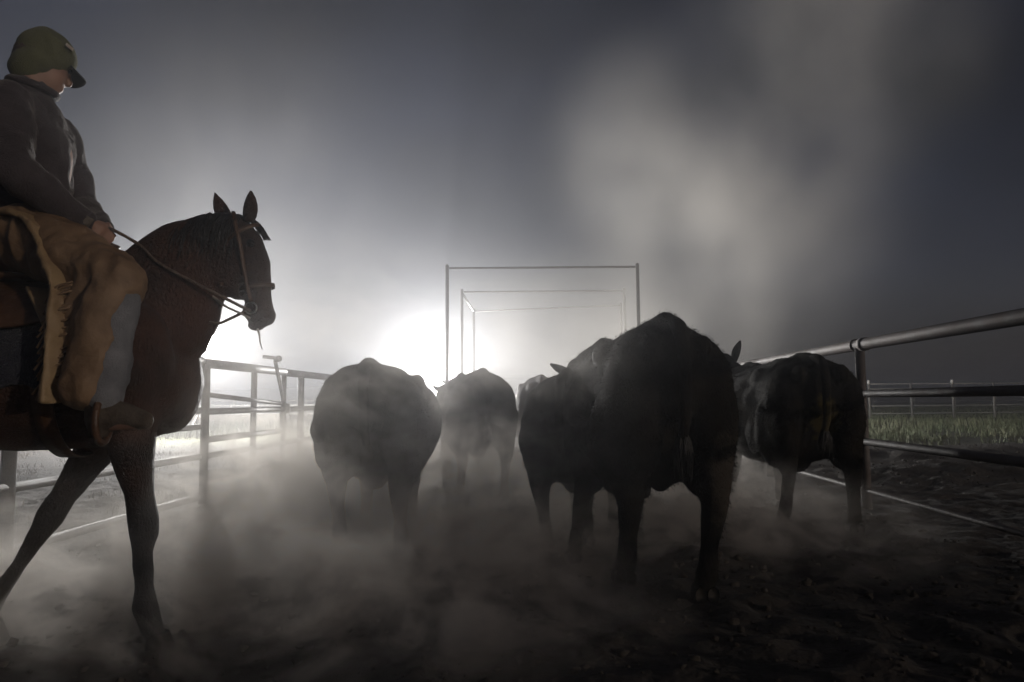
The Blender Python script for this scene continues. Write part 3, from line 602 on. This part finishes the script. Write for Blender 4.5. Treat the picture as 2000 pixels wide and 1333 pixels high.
# mane of strands lying over the crest
rr = random.Random(4); mb = bmesh.new(); crest = spline([(0.40, 0, 1.915), (0.30, 0, 1.925), (0.19, 0, 1.895), (0.06, 0, 1.81), (-0.08, 0, 1.70), (-0.20, 0, 1.60)], 100)
for k in range(520):
    u = rr.random() * 99; i = int(u); p = crest[i].lerp(crest[min(i + 1, 100)], u - i) + Vector((0, rr.uniform(-0.012, 0.02), rr.uniform(-0.02, 0.0)))
    sdv = -1 if rr.random() < 0.6 else 1; L_ = rr.uniform(0.10, 0.24); dx = rr.uniform(-0.06, 0.0)
    tube(mb, spline([p, p + Vector((dx * 0.3, sdv * 0.05, -0.01 - 0.01 * rr.random())), p + Vector((dx * 0.7, sdv * rr.uniform(0.075, 0.10), -L_ * 0.5)), p + Vector((dx, sdv * rr.uniform(0.09, 0.125), -L_))], 6), 0.0045, 4, r1=0.0012)
for k in range(60):   # forelock
    p = Vector((0.40 + rr.uniform(-0.01, 0.02), rr.uniform(-0.03, 0.03), 1.905)); tube(mb, spline([p, p + Vector((0.055, 0, -0.03)), p + Vector((0.085 + rr.uniform(0, 0.02), rr.uniform(-0.02, 0.02), -0.10))], 5), 0.004, 4, r1=0.001)
obj('mane', mb, M['mane'], Hs)
tb = bmesh.new()
for k in range(160):
    a, q = rr.uniform(0, 6.28), rr.random() ** 0.5; p = Vector((-1.50 + 0.02 * math.cos(a), 0.02 * math.sin(a), 1.40))
    tube(tb, spline([p, (-1.60 + 0.03 * math.cos(a) * q, 0.03 * math.sin(a) * q, 1.25), (-1.64 + 0.06 * math.cos(a) * q, 0.07 * math.sin(a) * q, 0.9), (-1.60 + 0.05 * math.cos(a) * q, 0.05 * math.sin(a) * q, 0.5 - 0.15 * rr.random())], 10), 0.005, 4, r1=0.001)
obj('tail', tb, M['mane'], Hs)
bm = bmesh.new(); pts = spline([(0.475, -0.02, 1.385), (0.485, -0.02, 1.36), (0.49, -0.02, 1.32), (0.50, -0.02, 1.29)], 10); tube(bm, pts, 0.006, 6, r1=0.002)
sm = mat('saliva', (0.8, 0.8, 0.8), 0.15); obj('saliva_strand', bm, sm, Hs)

def horse_frame(o):     # things that sit on the horse share its pose but stay top-level
    return o
def hthing(name, label, cat): return thing(name, label, cat, (hx0, hy0, 0), hrz)
# bridle
B = hthing('bridle', 'leather bridle with a pale chin strap and reins on the bay horse', 'bridle')
def hoop(c, ax, rx, ry, w=0.010, th=0.003, n=28, up=Vector((0, 1, 0))):
    """strap hoop round centre c, plane normal ax"""
    b_ = bmesh.new(); ax = Vector(ax).normalized(); u = Vector((0, 1, 0)); v_ = ax.cross(u).normalized(); rings = []
    for k in range(n):
        a = 2 * math.pi * k / n; d_ = u * math.cos(a) * rx + v_ * math.sin(a) * ry; nrm = (u * math.cos(a) * ry + v_ * math.sin(a) * rx).normalized()
        p = Vector(c) + d_; rings.append([b_.verts.new(p + ax * w * i - nrm * 0.002 * (0) + nrm * th * j) for i, j in ((-1, 0), (1, 0), (1, 1), (-1, 1))])
    for k in range(n):
        a, b2 = rings[k], rings[(k + 1) % n]
        for j in range(4): b_.faces.new((a[j], a[(j + 1) % 4], b2[(j + 1) % 4], b2[j]))
    return b_
axh = Vector((0.16, 0, -1)).normalized()
obj('noseband', hoop((0.462, 0, 1.575), axh, 0.068, 0.082), M['leather'], B)
obj('browband', hoop((0.40, 0, 1.82), Vector((0.5, 0, -0.8)), 0.088, 0.092), M['leather'], B)
for s in (-1, 1):
    bm = bmesh.new(); tube(bm, spline([(0.36, s * 0.03, 1.925), (0.385, s * 0.085, 1.85), (0.41, s * 0.090, 1.75), (0.43, s * 0.078, 1.62), (0.455, s * 0.062, 1.50)], 16), 0, flat=(0.009, 0.003)); obj('cheekpiece', bm, M['leather'], B)
    bm = bmesh.new(); tube(bm, [(0.455 + 0.026 * math.cos(a), s * 0.062, 1.475 + 0.026 * math.sin(a)) for a in np.linspace(0, 2 * math.pi, 18)], 0.004, 6); obj('bit_ring', bm, M['steel'], B)
bm = bmesh.new(); tube(bm, spline([(0.33, -0.085, 1.585), (0.30, 0, 1.545), (0.33, 0.085, 1.585)], 14), 0, flat=(0.010, 0.003)); obj('throat_lash', bm, M['leather'], B)
bm = bmesh.new(); tube(bm, spline([(0.275, -0.05, 1.54), (0.33, -0.05, 1.49), (0.40, -0.05, 1.455), (0.45, -0.055, 1.43)], 14), 0, flat=(0.012, 0.005)); obj('chin_strap', bm, M['strap'], B)
bm = bmesh.new(); tube(bm, spline([(0.20, -0.06, 1.445), (0.25, -0.05, 1.42), (0.31, -0.05, 1.405), (0.36, -0.05, 1.425), (0.45, -0.06, 1.47)], 22), 0.007, 6); obj('rein', bm, M['rope'], B)
RH = Vector((-0.215, -0.09, 1.83))    # rein hand
for s in (-1, 1):
    bm = bmesh.new(); tube(bm, spline([(0.455, s * 0.065, 1.46), (0.28, s * 0.125, 1.55), (0.08, s * 0.135, 1.66), (-0.03, s * 0.06 - 0.03, 1.755), tuple(RH + Vector((0.02, 0, 0.0))), tuple(RH + Vector((-0.08, -0.05, -0.10))), tuple(RH + Vector((-0.05, -0.14, -0.25)))], 40), 0.007, 7); obj('rein', bm, M['rope'], B)

# ------------------------------------------------------------------ saddle and blanket
SHIFT = Vector((hx0, hy0, 0)) + Matrix.Rotation(hrz, 3, 'Z') @ Vector((0.13, 0, 0))
SB = hthing('saddle_blanket', 'dark navy saddle blanket under the saddle', 'blanket'); SB.location = SHIFT
bm = bmesh.new(); rows = []
def back_y(x, a, off=0.0):   # half girth section of the horse trunk at x
    w = 0.305 + off; up = 0.345 + off
    return Vector((x, -w * math.sin(a), 1.175 + up * math.cos(a)))
for i in range(25):
    x = -0.98 + 0.74 * i / 24; rows.append([back_y(x, a, 0.022 + 0.006 * math.sin(i * 1.3 + a * 5)) for a in np.linspace(-1.75 - 0.05 * math.sin(i), 1.75 + 0.05 * math.sin(i * 0.7), 40)])
def sheet(bm, rows, th):
    A = [[bm.verts.new(p) for p in r] for r in rows]
    c = Vector((0, 0, 1.1)); Bv = [[bm.verts.new(p + Vector((0, (p - c).y, (p - c).z)).normalized() * th) for p in r] for r in rows]
    for i in range(len(rows) - 1):
        for j in range(len(rows[0]) - 1):
            bm.faces.new((A[i][j], A[i][j + 1], A[i + 1][j + 1], A[i + 1][j])); bm.faces.new((Bv[i][j], Bv[i + 1][j], Bv[i + 1][j + 1], Bv[i][j + 1]))
    n, m = len(rows), len(rows[0])
    for i in range(n - 1):
        bm.faces.new((A[i][0], A[i + 1][0], Bv[i + 1][0], Bv[i][0])); bm.faces.new((A[i][m - 1], Bv[i][m - 1], Bv[i + 1][m - 1], A[i + 1][m - 1]))
    for j in range(m - 1):
        bm.faces.new((A[0][j], Bv[0][j], Bv[0][j + 1], A[0][j + 1])); bm.faces.new((A[n - 1][j], A[n - 1][j + 1], Bv[n - 1][j + 1], Bv[n - 1][j]))
sheet(bm, rows, 0.02); bmesh.ops.recalc_face_normals(bm, faces=bm.faces); obj('blanket', bm, M['blanket'], SB)
SD = hthing('saddle', 'western saddle with leather skirt and stirrups under the rider', 'saddle'); SD.location = SHIFT
bm = bmesh.new(); rows = []
for i in range(21):
    x = -0.93 + 0.62 * i / 20; u = i / 20; amax = 0.95 + 0.18 * math.sin(math.pi * u)
    rows.append([back_y(x, a, 0.055) for a in np.linspace(-amax, amax, 30)])
sheet(bm, rows, 0.018); bmesh.ops.recalc_face_normals(bm, faces=bm.faces); obj('skirt', bm, M['leather'], SD)
bm = bmesh.new(); loft(bm, [((-0.90, 0, 1.60), 0.20, 0.13, 0.03, 2.2), ((-0.86, 0, 1.60), 0.19, 0.12, 0.03, 2.2), ((-0.78, 0, 1.60), 0.17, 0.04, 0.03, 2.2), ((-0.60, 0, 1.60), 0.15, 0.015, 0.03, 2.2), ((-0.44, 0, 1.61), 0.13, 0.04, 0.03, 2.2), ((-0.36, 0, 1.62), 0.11, 0.09, 0.05, 2.2), ((-0.31, 0, 1.62), 0.06, 0.05, 0.05, 2.0)], 28); obj('seat', bm, M['leather'], SD)
bm = bmesh.new(); chain(bm, [((-0.34, 0, 1.68), 0.03), ((-0.315, 0, 1.75), 0.022)]); cyl(bm, (-0.315, 0, 1.75), (-0.305, 0, 1.775), 0.04); obj('horn', bm, M['leather'], SD)
for s in (-1, 1):
    bm = bmesh.new(); tube(bm, spline([(-0.46, s * 0.27, 1.52), (-0.34, s * 0.37, 1.36), (-0.24 if s < 0 else -0.50, s * 0.40, 1.15), (-0.13 if s < 0 else -0.58, s * (0.45 if s < 0 else 0.40), 1.05)], 16), 0, flat=(0.055, 0.006)); obj('fender', bm, M['tan_leather'], SD)
    bm = bmesh.new(); tube(bm, [(-0.11 if s < 0 else -0.58, s * (0.48 if s < 0 else 0.42) + 0.068 * math.sin(a), 0.985 + 0.085 * math.cos(a)) for a in np.linspace(0, 2 * math.pi, 22)], 0.014, 8)
    obj('stirrup', bm, M['leather'], SD)
bm = bmesh.new(); tube(bm, [back_y(-0.42, a, 0.03 if abs(a) < 1.5 else 0.012) for a in np.linspace(1.2, 2 * math.pi - 1.2, 40)], 0, flat=(0.04, 0.004)); obj('cinch', bm, M['leather'], SD)


# ------------------------------------------------------------------ rider
PR = hthing('person', 'rider in olive cap, dark jacket and brown chaps, leaning forward holding reins', 'person')
PR.scale = (1.12,) * 3; PR.location = Vector((hx0, hy0, 0)) + Matrix.Rotation(hrz, 3, 'Z') @ (Vector((-0.545, 0, 1.70)) - 1.12 * Vector((-0.66, 0, 1.66)))
hip = Vector((-0.66, 0, 1.74)); chest = Vector((-0.655, -0.01, 2.08)); neck = Vector((-0.65, -0.01, 2.31)); head = Vector((-0.615, -0.01, 2.455))
shR = Vector((-0.635, -0.20, 2.21)); elR = Vector((-0.56, -0.30, 1.93)); haR = Vector((-0.375, -0.13, 1.775))
shL = Vector((-0.635, 0.18, 2.21)); elL = Vector((-0.58, 0.27, 1.94)); haL = Vector((-0.39, 0.05, 1.79))
hpR = Vector((-0.59, -0.11, 1.72)); knR = Vector((-0.14, -0.36, 1.52)); anR = Vector((-0.16, -0.415, 1.08)); toR = Vector((-0.02, -0.44, 1.02))
hpL = Vector((-0.59, 0.11, 1.72)); knL = Vector((-0.36, 0.33, 1.46)); anL = Vector((-0.62, 0.36, 1.12)); toL = Vector((-0.48, 0.38, 1.04))
fwd = Vector((0.93, -0.05, -0.30)).normalized()
hr = Euler((0, 0.36, 0.62)).to_matrix()     # face tips down and forward
def HD(x, y, z): return head + hr @ Vector((x, y, z))
bm = bmesh.new()
chain(bm, [(hip, 0.155), (hip.lerp(chest, 0.5), 0.145), (chest, 0.155)], 20)
for s in (shR, shL): chain(bm, [(chest + Vector((0, 0, 0.05)), 0.13), (s, 0.07)])
chain(bm, [(chest + Vector((0.02, 0, 0.12)), 0.10), (neck, 0.062), (HD(-0.02, 0, -0.04), 0.06)])
ball(bm, HD(0, 0, 0.035), (0.098, 0.076, 0.105), hr); ball(bm, HD(0.035, 0, -0.035), (0.062, 0.056, 0.075), hr); ball(bm, HD(0.065, 0, -0.085), (0.028, 0.03, 0.024), hr)
ball(bm, HD(0.098, 0, -0.015), (0.022, 0.014, 0.02), hr); chain(bm, [(HD(0.088, 0, 0.02), 0.010), (HD(0.106, 0, -0.018), 0.012)])
ball(bm, HD(0.088, 0, -0.052), (0.014, 0.024, 0.007), hr); ball(bm, HD(0.086, 0, -0.066), (0.014, 0.022, 0.007), hr)
for s in (-1, 1): ball(bm, HD(-0.008, s * 0.072, -0.005), (0.018, 0.010, 0.030), hr); ball(bm, HD(0.078, s * 0.03, 0.035), (0.014, 0.02, 0.008), hr)
def arm(sh, el, ha, s):
    chain(bm, [(sh, 0.062), (el, 0.046), (ha, 0.030)])
    d = (ha - el).normalized(); up = Vector((0, 0, 1)); sd = d.cross(up).normalized() ; up = sd.cross(d)
    palm = ha + d * 0.05
    chain(bm, [(ha, 0.030), (palm + up * 0.018, 0.026), (palm - up * 0.022, 0.024)])
    for k, L_ in enumerate((0.070, 0.080, 0.074, 0.058)):   # fingers curl round the reins
        b0 = palm + d * 0.028 + up * (0.032 - 0.021 * k); inn = sd * (-s)
        p1 = b0 + d * L_ * 0.42 + inn * 0.006; p2 = p1 + (inn * 0.9 - d * 0.15).normalized() * L_ * 0.38; p3 = p2 + (-d * 0.9 + inn * 0.1).normalized() * L_ * 0.30
        chain(bm, [(palm + up * (0.030 - 0.019 * k), 0.0105), (b0, 0.0100), (p1, 0.0095), (p2, 0.0088), (p3, 0.0080)], 10)
    t0 = ha + d * 0.02 + up * 0.024; chain(bm, [(t0, 0.013), (t0 + d * 0.035 + up * 0.018, 0.012), (t0 + d * 0.062 + up * 0.012 - sd * s * 0.012, 0.0105), (t0 + d * 0.075 + up * 0.0 - sd * s * 0.03, 0.009)], 10)
arm(shR, elR, haR, 1); arm(shL, elL, haL, -1)
for hp_, kn, an, to in ((hpR, knR, anR, toR), (hpL, knL, anL, toL)):
    chain(bm, [(hp_, 0.105), (kn, 0.062), (kn.lerp(an, 0.3), 0.060), (an, 0.038)]); chain(bm, [(an, 0.040), (an + Vector((0, 0, -0.06)), 0.036), (to, 0.030)])
me = remesh(bm, 0.0065, 3); obj('body', me, M['skin'], PR)
for s in (-1, 1):
    b_ = bmesh.new(); ball(b_, HD(0.084, s * 0.03, 0.022), 0.011, seg=12); obj('eye', b_, M['eye'], PR)
b_ = bmesh.new(); ball(b_, HD(-0.022, 0, 0.02), (0.092, 0.082, 0.092), hr); ball(b_, HD(-0.05, 0, -0.03), (0.055, 0.065, 0.05), hr); hm = remesh(b_, 0.008, 2); displace(hm, lambda p, n: 0.004 * fbm(p * 60, 2, 3)); obj('hair', hm, M['hairbr'], PR)
# wrinkled cloth shells
def wrinkle(amp, s, f=9):
    def fn(p, n):
        q = p * np.array([f, f, f * 0.6]); q = q + 0.8 * np.stack([fbm(p * 4 + 3, 2, s), fbm(p * 4 + 9, 2, s + 1), fbm(p * 4 + 19, 2, s + 2)], 1)
        r = 1 - np.abs(vnoise(q, s + 4)) * 1.6; return amp * (np.clip(r, -0.4, 1) - 0.3) + amp * 0.5 * fbm(p * 25, 2, s + 7)
    return fn
bm = bmesh.new()
chain(bm, [(hip + Vector((-0.01, 0, 0.02)), 0.165), (hip.lerp(chest, 0.45), 0.152), (chest, 0.158)], 24); ball(bm, hip + Vector((0, 0, 0.08)), (0.165, 0.19, 0.14)); ball(bm, chest + Vector((0, 0, 0.03)), (0.15, 0.205, 0.165))
chain(bm, [(chest + Vector((-0.02, -0.07, 0.10)), 0.13), (shR, 0.088), (elR, 0.072), (elR.lerp(haR, 0.5), 0.062), (haR - (haR - elR).normalized() * 0.01, 0.046)], 18)
chain(bm, [(chest + Vector((-0.02, 0.07, 0.10)), 0.13), (shL, 0.088), (elL, 0.072), (elL.lerp(haL, 0.5), 0.062), (haL - (haL - elL).normalized() * 0.01, 0.046)], 18)
chain(bm, [(chest + Vector((-0.005, 0, 0.13)), 0.135), (neck + Vector((-0.015, 0, -0.01)), 0.083), (neck + Vector((-0.005, 0, 0.03)), 0.078)], 18)
me = remesh(bm, 0.012, 4); displace(me, wrinkle(0.011, 5)); obj('jacket', me, M['jacket'], PR)
bm = bmesh.new(); tube(bm, [neck + Vector((0.082 * math.cos(a), 0.078 * math.sin(a), 0.045 - 0.02 * math.cos(a))) for a in np.linspace(0, 2 * math.pi, 30)], 0.016, 8, caps=False); obj('collar', bm, M['jacket'], PR)
for nm, hp_, kn, an in (('R', hpR, knR, anR), ('L', hpL, knL, anL)):
    s = -1 if nm == 'R' else 1
    bm = bmesh.new(); chain(bm, [(hp_, 0.13), (hp_.lerp(kn, 0.5), 0.118), (kn, 0.080), (kn.lerp(an, 0.3) + Vector((-0.04, 0, 0)), 0.090), (kn.lerp(an, 0.86) + Vector((-0.055, 0, 0)), 0.092)], 20)
    ball(bm, kn.lerp(an, 0.35) + Vector((-0.07, 0, 0)), (0.11, 0.035, 0.23), Euler((0, 0.15, 0)).to_matrix()); ball(bm, kn.lerp(hp_, 0.3) + Vector((0.0, s * 0.02, -0.12)), (0.13, 0.05, 0.16))
    me = remesh(bm, 0.011, 4); displace(me, wrinkle(0.012, 15 + s, 10)); ch = obj('chap', me, M['chaps'], PR)
    fb = bmesh.new(); r2 = random.Random(s + 9)
    for k in range(60):
        u = r2.random(); p = kn.lerp(an, u * 0.8) + Vector((-0.165 + 0.01 * u, s * r2.uniform(-0.01, 0.035), r2.uniform(-0.03, 0.03))); tube(fb, spline([p + Vector((0.02, 0, 0)), p + Vector((-0.035, 0, -0.02)), p + Vector((-0.06 + r2.uniform(-0.02, 0.01), r2.uniform(-0.01, 0.01), -0.06 - 0.04 * r2.random()))], 6), 0.004, 4)
    obj('fringe', fb, M['chaps'], ch)
    if s < 0:
        fb = bmesh.new(); tube(fb, spline([(-0.70, -0.20, 1.775), (-0.60, -0.235, 1.785), (-0.48, -0.28, 1.735), (-0.392, -0.34, 1.595), (-0.335, -0.385, 1.46), (-0.325, -0.42, 1.285), (-0.325, -0.43, 1.08)], 40), 0, flat=(0.036, 0.010)); me = remesh(fb, 0.007, 3); displace(me, wrinkle(0.006, 77, 18)); obj('edge_flap', me, M['tan_leather'], ch)
    bm = bmesh.new(); chain(bm, [(kn.lerp(an, 0.1), 0.068), (kn.lerp(an, 0.68), 0.064), (kn.lerp(an, 0.66), 0.072), (an + Vector((0, 0, 0.02)), 0.058)], 18); me = remesh(bm, 0.010, 3); displace(me, wrinkle(0.010, 25 + s)); obj('trouser_leg', me, M['jeans'], PR)
    bm = bmesh.new(); to = toR if s < 0 else toL; chain(bm, [(an + Vector((0, 0, 0.03)), 0.056), (an + Vector((-0.01, 0, -0.05)), 0.050), ((an + to) / 2 + Vector((0, 0, -0.01)), 0.044), (to, 0.033)], 18); box(bm, (an.x - 0.015, an.y, an.z - 0.10), (0.06, 0.055, 0.035)); me = remesh(bm, 0.009, 4); obj('boot', me, M['jeans'] if False else M['boot'], PR)
    bm = bmesh.new(); sh, el, ha = (shR, elR, haR) if s < 0 else (shL, elL, haL); d = (ha - el).normalized(); cyl(bm, ha - d * 0.035, ha + d * 0.012, 0.044, 0.037, seg=20); obj('glove_cuff', bm, M['glove'], PR)
# cap: knit crown pulled low, black visor, small pale patch
bm = bmesh.new(); ball(bm, HD(-0.010, 0, 0.050), (0.108, 0.090, 0.100), hr, 28); ball(bm, HD(-0.040, 0, -0.035), (0.066, 0.076, 0.075), hr); ball(bm, HD(-0.025, 0, -0.01), (0.075, 0.089, 0.062), hr)
me = remesh(bm, 0.009, 4); displace(me, wrinkle(0.006, 41, 14)); cp = obj('cap', me, M['cap'], PR)
bm = bmesh.new(); rows = []
for i in range(7):
    u = i / 6; rows.append([HD(0.080 + u * 0.075 * math.cos(a * 0.9) ** 0.8, 0.088 * math.sin(a) * (1 - 0.12 * u), 0.040 - 0.018 * u - 0.020 * math.sin(a) ** 2) for a in np.linspace(-1.25, 1.25, 16)])
A = [[bm.verts.new(p) for p in r] for r in rows]; Bq = [[bm.verts.new(p + Vector((0, 0, 0.006))) for p in r] for r in rows]
for i in range(6):
    for j in range(15): bm.faces.new((A[i][j], A[i + 1][j], A[i + 1][j + 1], A[i][j + 1])); bm.faces.new((Bq[i][j], Bq[i][j + 1], Bq[i + 1][j + 1], Bq[i + 1][j]))
for j in range(15): bm.faces.new((A[6][j], Bq[6][j], Bq[6][j + 1], A[6][j + 1]))
for i in range(6): bm.faces.new((A[i][0], Bq[i][0], Bq[i + 1][0], A[i + 1][0])); bm.faces.new((A[i][15], A[i + 1][15], Bq[i + 1][15], Bq[i][15]))
bmesh.ops.recalc_face_normals(bm, faces=bm.faces); obj('visor', bm, M['brim'], cp)
bm = bmesh.new(); box(bm, HD(0.045, -0.096, 0.085), (0.032, 0.004, 0.014), hr @ Euler((R(-12), 0, R(22))).to_matrix()); obj('patch', bm, M['strap'], cp, smooth=False)

# ------------------------------------------------------------------ air: haze and dust
def volmat(name, density, g, col=(0.9, 0.88, 0.86)):
    m = bpy.data.materials.new(name); m.use_nodes = True; n = m.node_tree.nodes; n.clear()
    v = n.new('ShaderNodeVolumePrincipled'); v.inputs['Density'].default_value = density; v.inputs['Anisotropy'].default_value = g; v.inputs['Color'].default_value = (*col, 1)
    o = n.new('ShaderNodeOutputMaterial'); m.node_tree.links.new(v.outputs[0], o.inputs['Volume']); return m, v
bm = bmesh.new(); box(bm, (0, 0, 6.0), (1640, 1640, 15.0)); m, _ = volmat('haze_air', 0.0062, 0.78, (0.88, 0.89, 0.94)); o = obj('haze', bm, m, smooth=False); tag(o, 'thin pale dusty haze filling the night air over the pens', 'haze', kind='stuff')
def dust(name, label, lo, hi, blobs, peak, nscale, thr, g=0.45, step=1.0, warp=0.6, stretch=(1, 1, 1), floor=0.0, col=(0.92, 0.88, 0.83)):
    """blobs: (centre, radii, weight): soft ellipsoids in world space whose sum is broken up by noise"""
    m, v = volmat(name, 0, g, col); nt = m.node_tree; n = nt.nodes; l = nt.links
    tcn = n.new('ShaderNodeTexCoord'); vec = tcn.outputs['Object']
    wz = n.new('ShaderNodeTexNoise'); wz.inputs['Scale'].default_value = nscale * 0.5; wz.inputs['Detail'].default_value = 0; l.new(vec, wz.inputs['Vector'])
    sub = n.new('ShaderNodeVectorMath'); sub.operation = 'MULTIPLY_ADD'; sub.inputs[1].default_value = (warp,) * 3; l.new(wz.outputs['Color'], sub.inputs[0]); l.new(vec, sub.inputs[2]); wv = sub.outputs[0]
    mp = n.new('ShaderNodeMapping'); mp.inputs['Scale'].default_value = stretch; l.new(wv, mp.inputs[0])
    tx = n.new('ShaderNodeTexNoise'); tx.inputs['Scale'].default_value = nscale; tx.inputs['Detail'].default_value = 3.5; tx.inputs['Roughness'].default_value = 0.58; l.new(mp.outputs[0], tx.inputs['Vector'])
    mr_ = n.new('ShaderNodeMapRange'); mr_.interpolation_type = 'SMOOTHSTEP'; mr_.inputs['From Min'].default_value = thr[0]; mr_.inputs['From Max'].default_value = thr[1]; mr_.inputs['To Min'].default_value = floor; mr_.inputs['To Max'].default_value = 1; l.new(tx.outputs[0], mr_.inputs[0])
    tot = None
    for c, r, w in blobs:
        mpb = n.new('ShaderNodeMapping'); mpb.vector_type = 'TEXTURE'; mpb.inputs['Location'].default_value = c; mpb.inputs['Scale'].default_value = r; l.new(vec, mpb.inputs[0])
        ln = n.new('ShaderNodeVectorMath'); ln.operation = 'LENGTH'; l.new(mpb.outputs[0], ln.inputs[0])
        s_ = n.new('ShaderNodeMapRange'); s_.interpolation_type = 'SMOOTHSTEP'; s_.inputs['From Min'].default_value = 1.0; s_.inputs['From Max'].default_value = 0.1; s_.inputs['To Min'].default_value = 0; s_.inputs['To Max'].default_value = w; l.new(ln.outputs['Value'], s_.inputs[0])
        if tot is None: tot = s_.outputs[0]
        else:
            a = n.new('ShaderNodeMath'); a.operation = 'ADD'; l.new(tot, a.inputs[0]); l.new(s_.outputs[0], a.inputs[1]); tot = a.outputs[0]
    mu = n.new('ShaderNodeMath'); mu.operation = 'MULTIPLY'; l.new(tot, mu.inputs[0]); l.new(mr_.outputs[0], mu.inputs[1])
    mu2 = n.new('ShaderNodeMath'); mu2.operation = 'MULTIPLY'; mu2.inputs[1].default_value = peak; l.new(mu.outputs[0], mu2.inputs[0]); l.new(mu2.outputs[0], v.inputs['Density'])
    m.cycles.volume_step_rate = step
    bm = bmesh.new(); box(bm, [(a + b) / 2 for a, b in zip(lo, hi)], [b - a for a, b in zip(lo, hi)])
    o = obj(name, bm, m, smooth=False); return tag(o, label, 'dust', kind='stuff')
dust('ground_dust', 'pale dust kicked up by hooves, swirling low across the pen', (-4.6, 2.0, -0.1), (3.3, 12.0, 2.1),
     [((-1.0, 4.6, 0.10), (1.9, 1.7, 0.62), 1.0), ((0.0, 7.0, 0.15), (3.2, 3.2, 0.85), 0.7), ((-1.9, 6.8, 0.2), (1.6, 2.2, 0.9), 0.8), ((-2.4, 3.9, 0.05), (1.8, 1.3, 0.6), 0.55), ((1.9, 5.2, 0.1), (1.3, 1.6, 0.55), 0.25), ((-0.9, 3.9, 0.8), (2.2, 1.7, 1.3), 0.07), ((-0.9, 3.5, 0.0), (2.0, 1.1, 0.62), 1.1)],
     7.5, 2.9, (0.475, 0.60), step=0.7, stretch=(1, 1, 1.5), floor=0.06, col=(0.95, 0.90, 0.84))
dust('dust_plume', 'tall pale dust plume drifting up to the right above the cattle', (-9.8, 9.0, 0.0), (12.5, 19.0, 12.8),
     [((0.9, 13.0, 1.8), (3.2, 2.6, 2.6), 0.6), ((4.6, 13.5, 4.4), (3.4, 3.6, 3.2), 1.1), ((2.6, 13.5, 5.8), (2.6, 3.2, 2.8), 0.6), ((6.8, 14, 8.8), (4.0, 3.5, 4.2), 0.7), ((-5.5, 14, 5.5), (4.2, 4.0, 5.0), 0.13), ((2.6, 14, 1.6), (3.8, 4.0, 3.0), 0.6)],
     0.20, 0.5, (0.36, 0.68), step=1.0, warp=1.3, stretch=(1, 1, 0.7), floor=0.18)

bpy.data.scenes.remove(TMP)
